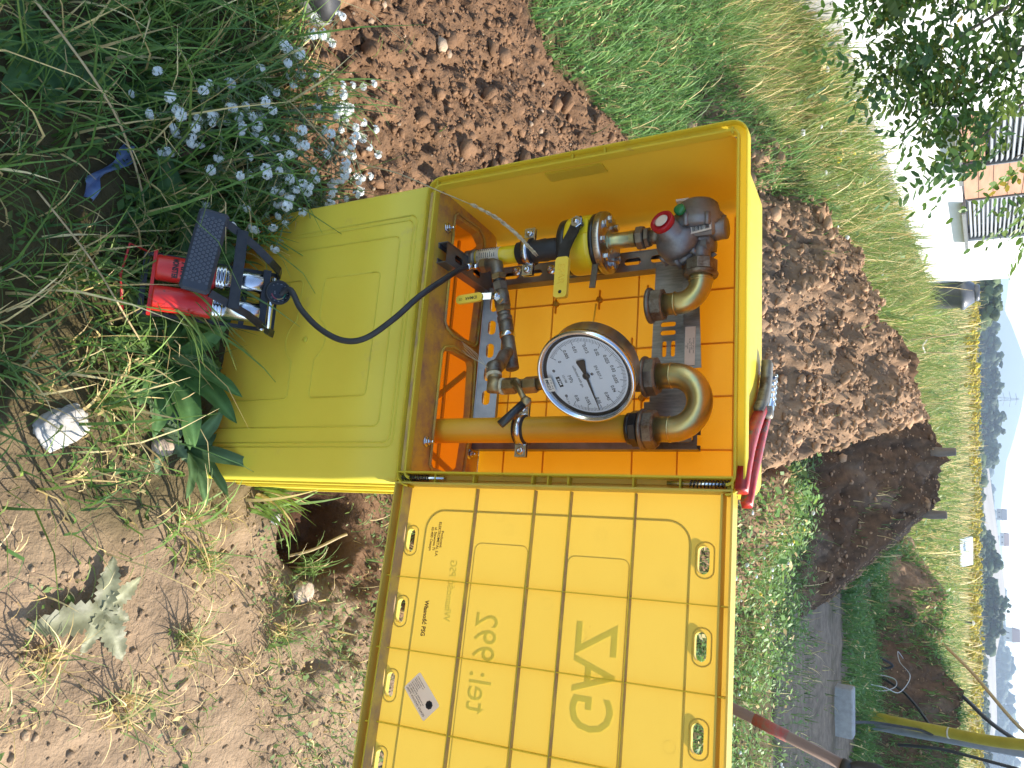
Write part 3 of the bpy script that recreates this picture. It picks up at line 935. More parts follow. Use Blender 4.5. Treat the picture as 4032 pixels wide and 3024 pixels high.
# ---- floor with two big openings
hA = [(-0.240, 0.078), (-0.250, 0.088), (-0.254, 0.165), (-0.240, 0.187), (-0.13, 0.199), (-0.028, 0.193), (-0.020, 0.186), (-0.018, 0.112), (-0.026, 0.088), (-0.036, 0.080)]
hB = [(-x, y) for x, y in hA][::-1]
vs, fs = panel_with_holes([(-0.281, 0.018), (0.281, 0.018), (0.279, 0.246), (-0.279, 0.246)], [hA, hB])
mb = MB().add([(a, b, 0.0185) for a, b in vs], fs)
for h in (hA, hB):
    n = len(h)
    mb.add([(a, b, 0.0185) for a, b in h] + [(a * 0.985 + 0.0, b, 0.004) for a, b in h], [(i, (i + 1) % n, n + (i + 1) % n, n + i) for i in range(n)])
    cx = sum(a for a, b in h) / n; cy = sum(b for a, b in h) / n
    ring = [(cx + (a - cx) * 1.07, cy + (b - cy) * 1.10, 0.0215) for a, b in h]
    mb.tube([(a, b, c) for a, b, c in ring], 0.0028, 6, closed=True)
mb.build('floor_plate', M_yeldirt, cab, CAB)

# ---- bolts through the floor
def bolt_mb(p, d, r=0.007, L=0.016, mb=None):
    mb = mb or MB(); d = Vector(d).normalized(); p = Vector(p)
    mb.lathe([(r * 1.45, 0), (r * 1.5, 0.0008), (r * 1.45, 0.002)], frame_from(p, d), 20)
    mb.hexn(p + d * 0.002, p + d * 0.0085, r, 0.001)
    mb.cyl(p + d * 0.0085, p + d * L, r * 0.52, None, 12, bev=0.0006)
    return mb
for x, y in ((-0.214, 0.054), (0.207, 0.057), (0.206, 0.209), (-0.225, 0.215)):
    bolt_mb((x, y, 0.019), (0, 0, 1)).build('bolt', M_zinc, cab, CAB)

# ---- stand: hollow moulded box going into the ground
loops = []
for z, ins in ((0.0178, 0.0085), (-0.0035, 0.0085), (-0.004, 0.0), (-0.15, 0.0), (-0.30, 0.0), (-0.45, 0.0), (-0.62, 0.0)):
    loops.append([(a, b, z) for a, b in rrect(-0.287 + ins, 0.287 - ins, 0.004 + ins, 0.238 - ins, 0.012, 4)])
sweep_loops(loops).build('stand', M_yelst, cab, CAB)
mb = MB()
def line(pts, r=0.0013, y=0.0036):
    mb.tube([(a, y, b) for a, b in pts], r, 6)
def arc(cx, cz, r, a0, a1, n=8):
    return [(cx + r * math.cos(math.radians(a0 + (a1 - a0) * i / n)), cz + r * math.sin(math.radians(a0 + (a1 - a0) * i / n))) for i in range(n + 1)]
for x, zt, r in ((0.226, -0.017, 0.016), (0.217, -0.025, 0.014), (0.187, -0.054, 0.012)):
    line([(-x, -0.62), (-x, zt - r)] + arc(-x + r, zt - r, r, 180, 90) + arc(x - r, zt - r, r, 90, 0) + [(x, -0.62)])
nk = arc(0.009, -0.261, 0.052, 145, 35)
line([(-0.118, -0.112)] + arc(-0.108, -0.102, 0.01, 180, 90, 4)[1:] + [(0.119, -0.092)] + arc(0.119, -0.102, 0.01, 90, 0, 4) + [(0.129, -0.222)] + arc(0.119, -0.222, 0.01, 0, -90, 4) + nk[::-1] + arc(-0.108, -0.222, 0.01, -90, -180, 4) + [(-0.118, -0.112)])
nk = arc(0.009, -0.261, 0.052, 215, 325)
line([(-0.12, -0.6), (-0.12, -0.298)] + arc(-0.11, -0.298, 0.01, 180, 90, 4) + nk + arc(0.12, -0.298, 0.01, 90, 0, 4) + [(0.13, -0.6)])
mb.lathe([(0.002, 0), (0.006, 0.0002), (0.006, 0.002), (0.002, 0.0015)], frame_from((0.009, 0.004, -0.261), (0, -1, 0)), 14)
mb.build('embossed_lines', M_yelst, cab, CAB)
for y, w in ((0.05, 0.010), (0.10, 0.006), (0.13, 0.014), (0.20, 0.008)):
    MB().box((0.2885, y, -0.31), (0.004, w, 0.60)).build('side_rib', M_yelst, cab, CAB)
# ribs inside the stand, seen through the floor openings
for x0, x1 in ((-0.25, -0.14), (-0.03, -0.14), (0.03, 0.14), (0.25, 0.14)):
    MB().strip([(x0, 0.232, -0.02), (x1, 0.232, -0.17)], 0.012, 0.004, (0, 1, 0)).build('inner_rib', M_yelst, cab, CAB)
for z in (-0.07, -0.2):
    MB().box((0, 0.233, z), (0.55, 0.008, 0.004)).build('inner_rib', M_yelst, cab, CAB)

# ---- mounting frame of galvanised rails
def slotted_rail(name, p0, p1, face, w, h, slots, label=None, m=None):
    """C-rail from p0 to p1; face: outward direction of the slotted web; slots: list of (t0, t1) along it"""
    p0 = Vector(p0); p1 = Vector(p1); ax = (p1 - p0); L = ax.length; ax.normalize()
    f = Vector(face).normalized(); sd = ax.cross(f)
    M = Matrix(((ax.x, sd.x, f.x, p0.x), (ax.y, sd.y, f.y, p0.y), (ax.z, sd.z, f.z, p0.z), (0, 0, 0, 1)))
    hs = []
    for t0, t1 in slots:
        hs.append(rrect(t0, t1, -w * 0.19, w * 0.19, w * 0.185, 4))
    vs, fs = panel_with_holes([(0, -w / 2), (L, -w / 2), (L, w / 2), (0, w / 2)], hs)
    mb = MB().add([(a, b, 0) for a, b in vs], fs, M)
    for hh in hs:
        n = len(hh)
        mb.add([(a, b, 0) for a, b in hh] + [(a, b, -0.002) for a, b in hh], [(i, (i + 1) % n, n + (i + 1) % n, n + i) for i in range(n)], M)
    for sg in (-1, 1):
        mb.box((L / 2, sg * w / 2, -h / 2), (L, 0.002, h + 0.002), M)
        mb.box((L / 2, sg * (w / 2 - 0.005), -h + 0.001), (L, 0.009, 0.002), M)
    return mb.build(name, m or M_galv, cab, CAB, label)
slotted_rail('mounting_rail', (-0.165, 0.205, 0.02), (-0.165, 0.205, 0.50), (0, -1, 0), 0.038, 0.024, [(0.05 + 0.052 * i, 0.083 + 0.052 * i) for i in range(8)])
slotted_rail('mounting_rail', (0.175, 0.215, 0.02), (0.175, 0.215, 0.475), (0, -1, 0), 0.038, 0.024, [(0.05 + 0.052 * i, 0.083 + 0.052 * i) for i in range(8)])
slotted_rail('mounting_rail', (-0.14, 0.200, 0.052), (0.15, 0.200, 0.052), (0, -0.95, 0.3), 0.042, 0.022, [(0.022 + 0.049 * i, 0.052 + 0.049 * i) for i in range(5)])
slotted_rail('mounting_rail', (-0.152, 0.028, 0.040), (-0.152, 0.235, 0.040), (0, 0, 1), 0.040, 0.020, [(0.03, 0.06), (0.1, 0.13)], label='short open-ended steel channel lying front to back on the floor')
# top bracket: slotted plate with a folded flange
hs = [rrect(x, x + 0.030, z, z + 0.008, 0.0039, 4) for x, z in ((-0.140, 0.428), (-0.140, 0.412), (0.0, 0.428), (0.0, 0.412))]
hs += [rrect(-0.036, -0.027, 0.408, 0.436, 0.004, 4), rrect(-0.020, -0.011, 0.408, 0.436, 0.004, 4)]
hs = hs[2:]
vs, fs = panel_with_holes([(-0.155, 0.395), (0.112, 0.392), (0.112, 0.382), (0.118, 0.382), (0.185, 0.384), (0.185, 0.470), (-0.155, 0.450)], hs)
mb = MB().add([(a, 0.198, b) for a, b in vs], fs)
for hh in hs:
    n = len(hh)
    mb.add([(a, 0.198, b) for a, b in hh] + [(a, 0.2005, b) for a, b in hh], [(i, (i + 1) % n, n + (i + 1) % n, n + i) for i in range(n)])
mb.strip([(-0.155, 0.186, 0.452), (0.06, 0.186, 0.462)], 0.026, 0.002)
mb.strip([(-0.155, 0.174, 0.466), (0.06, 0.174, 0.476)], 0.002, 0.028)
mb.build('bracket_plate', M_galvb, cab, CAB, label='brushed steel plate joining the two upright rails')
mb = MB().box((0.02, 0.1720, 0.470), (0.07, 0.001, 0.018)).build('rating_label', M_paperp, cab, CAB)
mb = MB()
for i in range(5): text_mb(['SZAFKA GAZOWA', 'Typ S 600', 'Nr fabr. C 1229687', 'Cieszyn', 'CE'][i], 0.0034, Matrix.Translation((0.02, 0.1713, 0.4762 - i * 0.0033)) @ Matrix.Rotation(PI / 2, 4, 'X'), mb=mb)
mb.build('label_print', M_ink, bpy.data.objects['rating_label'], CAB)
for x, z in ((-0.173, 0.098), (-0.168, 0.176)):
    bolt_mb((x, 0.2045, z), (0, -1, 0), 0.0065, 0.013).build('bolt', M_zinc, cab, CAB)
MB().tube([(-0.1, 0.24, 0.262), (-0.07, 0.242, 0.258), (-0.04, 0.243, 0.252), (0.0, 0.243, 0.250), (0.04, 0.243, 0.262)], 0.0016, 8).build('thin_yellow_wire', M_ylever, cab, CAB)

# ---- door, swung open almost flat beside the box
TH_D = math.radians(-3.8)
DOOR = CAB @ Matrix.Translation((0.306, 0.0, 0.0)) @ Matrix.Rotation(TH_D, 4, 'Z')
S0, S1, ZT = -0.019, 0.545, 0.583
slots = []
for k in range(5):
    s = 0.058 + 0.118 * k
    if s > 0.5: break
    slots.append(rrect(s, s + 0.040, 0.529, 0.546, 0.0084, 4))
    slots.append(rrect(s, s + 0.040, 0.021, 0.037, 0.0079, 4))
vs, fs = panel_with_holes([(S0, 0.002), (S1, 0.002), (S1, ZT - 0.002), (S0, ZT - 0.002)], slots)
mb = MB().add([(a, 0.030, b) for a, b in vs], fs)
for hh in slots:
    n = len(hh)
    cx = sum(a for a, b in hh) / n; cz = sum(b for a, b in hh) / n
    mb.add([(a, 0.030, b) for a, b in hh] + [(a, 0.040, b) for a, b in hh], [(i, (i + 1) % n, n + (i + 1) % n, n + i) for i in range(n)], None, True)
    mb.tube([(cx + (a - cx) * 1.28, 0.0297, cz + (b - cz) * 1.55 + 0.002) for a, b in hh], 0.0011, 5, closed=True)
for pts in (rrect(0.024, 0.486, 0.058, 0.518, 0.035, 8),):
    mb.tube([(a, 0.0303, b) for a, b in pts], 0.0016, 6, closed=True)
for a0, a1, z0, z1 in ((0.075, 0.430, 0.160, 0.258), (0.085, 0.430, 0.328, 0.428)):
    mb.tube([(a, 0.0303, b) for a, b in rrect(a0, a1, z0, z1, 0.012, 5)], 0.0007, 5, closed=True)
for s_, z_ in ((0.05, 0.22), (0.05, 0.38), (0.16, 0.30), (0.20, 0.36), (0.33, 0.5), (0.11, 0.49), (0.03, 0.2), (0.41, 0.23)):
    mb.tube([(a, 0.0302, b) for a, b in arc(s_, z_, 0.0085, 0, 360, 16)], 0.0002, 4)
door = mb.build('door', M_yeld, cab, DOOR, label='translucent yellow door seen from its ribbed inner side')
# outer walls of the door tray
for c, d in (((0.263, 0.0155, 0.0015), (0.564, 0.031, 0.003)), ((0.263, 0.0155, ZT - 0.0015), (0.564, 0.031, 0.003)), ((S1 - 0.0015, 0.0155, ZT / 2), (0.003, 0.031, ZT - 0.0065)), ((S0 + 0.0015, 0.0155, ZT / 2), (0.003, 0.031, ZT - 0.0065))):
    MB().box(c, d).build('tray_wall', M_yeld, door, DOOR)
def dusty(o): return two_tone(o, M_dust, lambda p: p.normal.z > 0.8)
dusty(MB().box((0.262, 0.0165, 0.0165), (0.552, 0.026, 0.0028)).build('rib', M_yels, door, DOOR))
MB().box((0.262, 0.0165, ZT - 0.0165), (0.552, 0.026, 0.0028)).build('rib', M_yeld, door, DOOR)
for z in (0.155, 0.264, 0.327, 0.4335):
    dusty(MB().box((0.262, 0.0245, z), (0.552, 0.0105, 0.0016)).build('rib', M_yels, door, DOOR))
for s in (0.140, 0.256, 0.371, 0.487):
    MB().box((s, 0.0257, ZT / 2), (0.0016, 0.0080, ZT - 0.036)).build('rib', M_yels, door, DOOR)
    for z in (0.0095, ZT - 0.0095):
        MB().box((s, 0.020, z), (0.0022, 0.018, 0.0135)).build('rib', M_yels, door, DOOR)
# hinge strip with spring bolts
for s in (-0.0365,):
    MB().box((s, 0.010, ZT / 2), (0.003, 0.020, ZT)).build('hinge_wall', M_yels, door, DOOR)
MB().box((-0.028, 0.0205, ZT / 2), (0.0200, 0.002, ZT)).build('hinge_bed', M_yeld, door, DOOR)
for z in (0.0015, ZT - 0.0015):
    MB().box((-0.0275, 0.010, z), (0.0149, 0.019, 0.003)).build('hinge_wall', M_yels, door, DOOR)
for z in (0.078, 0.155, 0.264, 0.292, 0.327, 0.4335, 0.505):
    MB().box((-0.0275, 0.0125, z), (0.0150, 0.014, 0.0022)).build('hinge_rib', M_yels, door, DOOR)
for z0, z1, e in ((0.006, 0.064, 0.094), (ZT - 0.006, ZT - 0.064, ZT - 0.098)):
    hp = []
    turns = 11
    for i in range(turns * 10 + 1):
        t = i / (turns * 10); a = 2 * PI * turns * t
        hp.append((-0.028 + 0.0055 * math.cos(a), 0.0105 + 0.0055 * math.sin(a), z0 + (z1 - z0) * t))
    rod = MB().cyl((-0.028, 0.0105, z0), (-0.028, 0.0105, e), 0.0036, None, 12).build('hinge_rod', M_zinc, door, DOOR)
    MB().tube(hp, 0.0009, 5).build('hinge_spring', M_blk, door, DOOR)
# print on the inside
RX = Matrix.Rotation(PI / 2, 4, 'X')
def inside(s, z): return Matrix.Translation((s, 0.0294, z)) @ RX
mb = MB()
for t, z in (('Producent:', 0.0925), ('ELEKTROMETAL S.A.', 0.0857), ('ul. Stawowa 71', 0.0787), ('43-400 Cieszyn', 0.0717)):
    text_mb(t, 0.0072, inside(0.073, z), bold=0.00012, mb=mb, sx=0.90)
mb.build('producer_print', M_ink, door, DOOR)
text_mb('Własność PSG', 0.0112, inside(0.203, 0.0795), bold=0.0003, sx=0.82).build('owner_print', M_ink, door, DOOR)
# lettering on the outer face, seen through the plastic
def outside(s, z): return Matrix.Translation((s, 0.0312, z)) @ Matrix.Rotation(PI, 4, 'Z') @ RX
for t, h, s_, z_, bo, sx_ in (('GAZ', 0.094, 0.2577, 0.381, 0.0008, 0.80), ('tel: 992', 0.058, 0.259, 0.196, 0.0002, 0.86), ('Własność PSG', 0.0185, 0.156, 0.123, 0.0003, 0.86)):
    text_mb(t, h, outside(s_, z_), bold=bo, sx=sx_).build('outer_lettering', M_inkback, door, DOOR)
# tilted maker's sticker
st = Matrix.Translation((0.3225, 0.0293, 0.094)) @ RX @ Matrix.Rotation(math.radians(45), 4, 'Z')
sk = MB().prism([(a, b) for a, b in rrect(-0.032, 0.032, -0.019, 0.019, 0.003, 3)], 0.0004, st).build('sticker', M_paper, door, DOOR, label='small tilted white maker\'s sticker near the lower edge of the door')
st2 = Matrix.Translation((0.3225, 0.0287, 0.094)) @ RX @ Matrix.Rotation(math.radians(45 + 180), 4, 'Z')
# printed rows are joined to the door as flat print
mb = MB()
rows = [('SZAFKA GAZOWA Sx600*', 0.0048, 0.0135), ('Nr fabryczny: C 1229687 /20', 0.0034, 0.0088), ('Nr homologacji: 2EG-09-386/1/P/1', 0.0030, 0.0050), ('Elektrometal SA', 0.0028, 0.0014), ('ul. Stawowa 71', 0.0028, -0.0020), ('43-400 Cieszyn', 0.0028, -0.0054), ('tel. +48 33 857 43 40', 0.0026, -0.0088), ('www.elektrometal.eu', 0.0026, -0.0122)]
for t, h, v in rows: text_mb(t, h, st2 @ Matrix.Translation((0.029, v, 0)), align='RIGHT', mb=mb, bold=0.00004)
mb.lathe([(0.0054, 0), (0.0068, 0), (0.0068, 0.0001), (0.0054, 0.0001)], st2 @ Matrix.Translation((-0.019, -0.004, 0)), 8, False)
mb.lathe([(0.0001, 0), (0.0040, 0.0), (0.0040, 0.0001)], st2 @ Matrix.Translation((-0.0185, -0.004, 0)), 16, False)
mb.build('sticker_print', M_ink, door, DOOR)
# ================================================================== FITTINGS IN THE CABINET
def CV(*p): return Vector(p)
# ---- right-hand riser: coated pipe, clamp
rp = thing('gas_riser_pipe', 'orange-yellow coated gas pipe rising through the right side of the cabinet', 'pipe', cabT(0.175, 0.12, 0.0))
MB().cyl((0.175, 0.12, -0.50), (0.175, 0.12, 0.382), 0.0235, None, 28).build('pipe', M_ypipe, rp, CAB)
mb = MB().lathe([(0.020, 0), (0.027, 0.001), (0.027, 0.008)], Matrix.Translation((0.175, 0.12, 0.382)), 24)
mb.hexn((0.175, 0.12, 0.389), (0.175, 0.12, 0.404), 0.031, 0.002, 8)
mb.lathe([(0.027, 0), (0.027, 0.008)], Matrix.Translation((0.175, 0.12, 0.404)), 24)
mb.build('threaded_adapter', M_blk, rp, CAB)
def pipe_clamp(c, r, parent, earx, z):
    x, y = c
    mb = MB().lathe([(r, -0.010), (r + 0.004, -0.010), (r + 0.004, 0.010), (r, 0.010)], Matrix.Translation((x, y, z)), 28)
    mb.build('rubber_liner', M_rub, parent, CAB)
    mb = MB().lathe([(r + 0.003, -0.0062), (r + 0.0058, -0.0062), (r + 0.0058, 0.0062), (r + 0.003, 0.0062)], Matrix.Translation((x, y, z)), 28)
    for sg in (-1, 1):
        ex = x + sg * (r + 0.015)
        mb.box((ex - sg * 0.002, y - 0.003, z), (0.026, 0.0022, 0.022))
        mb.box((ex - sg * 0.002, y + 0.004, z), (0.026, 0.0022, 0.022))
        mb.lathe([(0.0075, 0), (0.0075, 0.001), (0.0055, 0.0035), (0.002, 0.0042), (0.0018, 0.002)], frame_from((ex, y - 0.0042, z), (0, -1, 0)), 14)
    mb.build('steel_band', M_zinc, parent, CAB)
pipe_clamp((0.175, 0.12), 0.0237, rp, 0, 0.182)

# ---- U-bend
ub = thing('u_bend', 'greenish-gold plated U-bend joining the riser to an open union', 'pipe bend', cabT(0.131, 0.12, 0.41))
pts = [(0.177, 0.12, 0.432), (0.177, 0.12, 0.457)]
for i in range(1, 20):
    a = PI * i / 20
    pts.append((0.1315 + 0.0455 * math.cos(a), 0.12, 0.457 + 0.0455 * math.sin(a)))
pts += [(0.086, 0.12, 0.457), (0.086, 0.12, 0.432)]
MB().tube(pts, 0.0215, 24).build('bent_tube', M_ychrom, ub, CAB)
for x in (0.177, 0.086):
    MB().lathe([(0.0215, 0), (0.0225, 0.001), (0.0225, 0.003), (0.0215, 0.004)], Matrix.Translation((x, 0.12, 0.452)), 24).build('bead', M_ychrom, ub, CAB)
    mb = MB().hexn((x, 0.12, 0.412), (x, 0.12, 0.432), 0.0335, 0.003, 8)
    mb.lathe([(0.0345, 0), (0.0355, 0.002), (0.0345, 0.006)], Matrix.Translation((x, 0.12, 0.407)), 28)
    mb.build('union_nut', M_cast, ub, CAB)
mb = MB().hexn((0.086, 0.12, 0.388), (0.086, 0.12, 0.408), 0.026, 0.002, 6)
mb.cyl((0.086, 0.12, 0.375), (0.086, 0.12, 0.39), 0.019, None, 20).build('end_bush', M_cast, ub, CAB)

# ---- left riser with rubber sleeve
lp = thing('inlet_riser', 'yellow inlet pipe with black rubber sleeve under the ball valve', 'pipe', cabT(-0.17, 0.12, 0.0))
mb = MB().cyl((-0.172, 0.12, -0.4), (-0.172, 0.12, 0.03), 0.016, None, 20)
mb.lathe([(0.016, 0), (0.019, 0.002), (0.019, 0.010), (0.017, 0.012), (0.020, 0.016), (0.020, 0.026)], Matrix.Translation((-0.172, 0.12, 0.028)), 22)
mb.build('steel_end', M_cast, lp, CAB)
MB().cyl((-0.172, 0.12, 0.05), (-0.172, 0.12, 0.150), 0.0175, None, 26).build('pipe', M_ypaint, lp, CAB)
MB().lathe([(0.0178, 0.0), (0.0181, 0.0), (0.0181, 0.050), (0.0178, 0.050)], Matrix.Translation((-0.172, 0.12, 0.058)), 26).build('wrap_label', M_paper, lp, CAB)
mb = MB()
for i in range(9):
    z = 0.062 + 0.0047 * i
    for a0 in (-1.75, -0.9, -0.35):
        L = RNG.uniform(0.25, 0.6)
        pp = [(-0.172 + 0.01835 * math.cos(PI + a0 * -1 - L * t / 4 + 0.2), 0.12 + 0.01835 * math.sin(PI + a0 * -1 - L * t / 4 + 0.2), z) for t in range(5)]
        mb.tube(pp, 0.0006, 4)
mb.build('label_print', M_ink, lp, CAB)
mb = MB().lathe([(0.0185, 0), (0.0215, 0.002), (0.0215, 0.030), (0.0225, 0.034), (0.0208, 0.042), (0.0222, 0.060), (0.021, 0.064), (0.0205, 0.100), (0.019, 0.101)], Matrix.Translation((-0.172, 0.12, 0.144)), 28)
mb.build('rubber_sleeve', M_rub, lp, CAB)
pipe_clamp((-0.172, 0.12), 0.0222, lp, 0, 0.168)

# ---- flanged ball valve
bv = thing('ball_valve', 'large yellow flanged ball valve with bent black lever and yellow grip', 'valve', cabT(-0.17, 0.12, 0.245))
def AX(z): return Matrix.Translation((-0.17, 0.12, z))
MB().lathe([(0.021, 0), (0.046, 0.0005), (0.051, 0.004), (0.052, 0.014), (0.050, 0.018)], AX(0.244), 36).build('collar', M_blk, bv, CAB)
MB().lathe([(0.048, 0), (0.0535, 0.002), (0.0545, 0.008), (0.0545, 0.040), (0.0535, 0.050)], AX(0.2605), 40).build('body', M_ypaint, bv, CAB)
MB().lathe([(0.045, 0), (0.0545, 0.0005), (0.0545, 0.008), (0.048, 0.0085)], AX(0.3095), 36).build('black_gap_ring', M_blk, bv, CAB)
fl = MB().lathe([(0.048, 0), (0.0565, 0.0008), (0.0570, 0.002), (0.0570, 0.012), (0.0562, 0.0135), (0.018, 0.0137)], AX(0.318), 44).build('flange', M_stain, bv, CAB)
for k in range(8):
    a = 2 * PI * (k + 0.35) / 8
    x, y = -0.17 + 0.042 * math.cos(a), 0.12 + 0.042 * math.sin(a)
    MB().hexn((x, y, 0.3315), (x, y, 0.3395), 0.0072, 0.0008).build('flange_bolt', M_zinc, bv, CAB)
mb = MB()
for k, ch in enumerate('JAFAR  DN40 PN16  EFAR  1007244'):
    a = math.radians(-150 + k * 6.2)
    M = Matrix.Translation((-0.17 + 0.0571 * math.cos(a), 0.12 + 0.0571 * math.sin(a), 0.3245)) @ Matrix(((-math.sin(a), 0, math.cos(a), 0), (math.cos(a), 0, math.sin(a), 0), (0, 1, 0, 0), (0, 0, 0, 1)))
    text_mb(ch, 0.008, M, mb=mb)
mb.build('stamped_marks', M_galv, bv, CAB)
# stem, nut and bent lever: stands off the front of the body
sn = CV(-0.185, 0.068, 0.295)
MB().box((-0.182, 0.070, 0.290), (0.026, 0.012, 0.040), None).build('stem_seat', M_ypaint, bv, CAB)
mb = MB().cyl(sn, sn + CV(0, -0.020, 0), 0.0085, None, 16)
mb.hexn(sn + CV(0, -0.013, 0), sn + CV(0, -0.021, 0), 0.0115, 0.001)
mb.cyl(sn + CV(0, -0.021, 0), sn + CV(0, -0.025, 0), 0.0048, None, 12)
mb.build('stem_nut', M_zinc, bv, CAB)
MB().strip([(-0.186, 0.052, 0.305), (-0.183, 0.052, 0.294), (-0.168, 0.050, 0.290), (-0.148, 0.044, 0.284), (-0.132, 0.042, 0.279), (-0.118, 0.042, 0.277), (-0.10, 0.042, 0.277)], 0.005, 0.020, (0, 0, 1)).build('lever_arm', M_blk, bv, CAB)
mb = MB(); Mx = Matrix.Translation((-0.079, 0.042, 0.277)) @ RX
mb.prism(rrect(-0.037, 0.038, -0.0125, 0.0125, 0.006, 4), 0.009, Mx @ Matrix.Translation((0, 0, -0.0045)))
gp = mb.build('lever_grip', M_ylever, bv, CAB)
text_mb('EFAR', 0.0185, Mx @ Matrix.Translation((-0.006, 0, 0.0049)), depth=0.0005, sx=0.92).build('raised_lettering', M_ylever, gp, CAB)
MB().lathe([(0.0001, 0), (0.0032, 0.0), (0.0032, 0.0003)], Mx @ Matrix.Translation((0.028, 0, 0.0046)), 14).build('grip_hole', M_ink, gp, CAB)
MB().strip([(-0.135, 0.10, 0.315), (-0.10, 0.095, 0.315), (-0.075, 0.094, 0.313)], 0.003, 0.011).build('tag_strip', M_cast, bv, CAB)

# ---- regulator on top of the valve
rg = thing('gas_regulator', 'grey cast gas pressure regulator with round red cap and barcode label', 'regulator', cabT(-0.172, 0.12, 0.332))
mb = MB().lathe([(0.020, 0), (0.020, 0.002), (0.0155, 0.004), (0.0145, 0.008), (0.0145, 0.050)], Matrix.Translation((-0.171, 0.12, 0.331)), 24)
for k in range(6): mb.lathe([(0.0145, 0), (0.0152, 0.0006), (0.0145, 0.0012)], Matrix.Translation((-0.171, 0.12, 0.372 + 0.0016 * k)), 24)
mb.build('inlet_nipple', M_ychrom, rg, CAB)
mb = MB().hexn((-0.171, 0.12, 0.384), (-0.171, 0.12, 0.398), 0.0215, 0.002, 8)
mb.hexn((-0.170, 0.12, 0.399), (-0.170, 0.12, 0.408), 0.019, 0.0015, 6)
mb.cyl((-0.17, 0.12, 0.405), (-0.168, 0.12, 0.43), 0.013, None, 18).build('inlet_union', M_cast, rg, CAB)
# lower dome pointing forward-left-down, carrying the red cap
dc = CV(-0.150, 0.112, 0.462); dd = CV(-0.28, -0.93, -0.24).normalized()
MD = frame_from(dc, dd)
MB().lathe([(0.030, -0.022), (0.0375, -0.020), (0.039, -0.012), (0.039, -0.008), (0.0365, -0.006), (0.0365, -0.002), (0.039, 0.0), (0.0385, 0.008), (0.034, 0.018), (0.026, 0.026), (0.020, 0.030), (0.019, 0.050), (0.017, 0.052)], MD, 36).build('lower_dome', M_alu, rg, CAB)
mb = MB().lathe([(0.0175, 0.050), (0.0205, 0.051), (0.0210, 0.060), (0.0190, 0.062), (0.0165, 0.060), (0.0080, 0.0595), (0.0075, 0.0570), (0.002, 0.0570)], MD, 30)
cap = mb.build('red_cap', M_redcap, rg, CAB)
MB().lathe([(0.010, 0.0605), (0.012, 0.0607), (0.010, 0.0610)], MD, 24).build('cap_ring', M_paperp, cap, CAB)
for k in range(7):
    a = 2 * PI * k / 7
    p = MD @ CV(0.038 * math.cos(a), 0.038 * math.sin(a), -0.010)
    MB().cyl(p - dd * 0.012, p + dd * 0.010, 0.0052, None, 8).build('rim_lug', M_alu, rg, CAB)
# central body and big diaphragm chamber to the left
mb = MB().lathe([(0.022, 0), (0.026, 0.004), (0.026, 0.060), (0.020, 0.066)], frame_from((-0.150, 0.125, 0.455), (-0.1, 0.02, 1)), 20)
mb.box((-0.150, 0.125, 0.495), (0.045, 0.045, 0.05), None, 0.008)
mb.build('central_body', M_alu, rg, CAB)
MDia = frame_from((-0.166, 0.125, 0.493), (-1, -0.12, 0.02))
MB().lathe([(0.034, 0.0), (0.046, 0.006), (0.0475, 0.008), (0.0475, 0.019), (0.046, 0.021), (0.044, 0.030), (0.036, 0.038), (0.033, 0.052), (0.026, 0.058), (0.0001, 0.060)], MDia, 36).build('diaphragm_chamber', M_alu, rg, CAB)
for k in range(8):
    a = 2 * PI * (k + 0.5) / 8
    p = MDia @ CV(0.0455 * math.cos(a), 0.0455 * math.sin(a), 0.0)
    dq = Vector((-1, -0.12, 0.02)).normalized()
    MB().cyl(p + dq * 0.003, p + dq * 0.024, 0.0055, None, 8).build('rim_lug', M_alu, rg, CAB)
MB().lathe([(0.0092, 0), (0.0098, 0.001), (0.0098, 0.008), (0.008, 0.0095), (0.0001, 0.0095)], frame_from((-0.190, 0.078, 0.474), (-0.25, -0.95, -0.1)), 18).build('green_cap', M_green, rg, CAB)
MB().lathe([(0.014, 0), (0.0195, 0.001), (0.0195, 0.010), (0.0185, 0.012), (0.0185, 0.024), (0.0172, 0.0255), (0.0001, 0.0255)], frame_from((-0.166, 0.115, 0.519), (0.02, -0.05, 1)), 24).build('end_boss', M_alu, rg, CAB)
MB().cyl((-0.150, 0.118, 0.498), (-0.108, 0.12, 0.50), 0.0165, None, 22).build('outlet_neck', M_alu, rg, CAB)
MB().prism([(-0.028, -0.010), (0.022, -0.012), (0.0, 0.018)], 0.004, Matrix.Translation((-0.128, 0.135, 0.505)) @ RX).build('web', M_alu, rg, CAB)
ML = Matrix.Translation((-0.150, 0.100, 0.514)) @ RX @ Matrix.Rotation(math.radians(8), 4, 'Z')
MLb = Matrix.Translation((-0.163, 0.0885, 0.505)) @ Matrix.Rotation(math.radians(-10), 4, 'Z') @ RX @ Matrix.Rotation(math.radians(-82), 4, 'Z')
MB().box((-0.163, 0.096, 0.505), (0.030, 0.014, 0.046), None, 0.004).build('label_pad', M_alu, rg, CAB)
bl = MB().prism(rrect(-0.018, 0.018, -0.0115, 0.0115, 0.001, 2), 0.0004, MLb).build('barcode_label', M_paper, rg, CAB)
mb = MB(); xx = -0.0145
rr = random.Random(5)
while xx < 0.0135:
    w = rr.choice((0.0004, 0.0007, 0.0011)); mb.box((xx + w / 2, 0.0015, 0.0007), (w, 0.013, 0.0002), MLb); xx += w + rr.choice((0.0004, 0.0007, 0.001))
text_mb('DD0022420DB17EX', 0.0032, MLb @ Matrix.Translation((0, -0.0082, 0.0007)), mb=mb)
mb.build('barcode_print', M_ink, bl, CAB)
MB().box((-0.222, 0.108, 0.470), (0.004, 0.020, 0.022)).build('small_label', M_paper, rg, CAB)

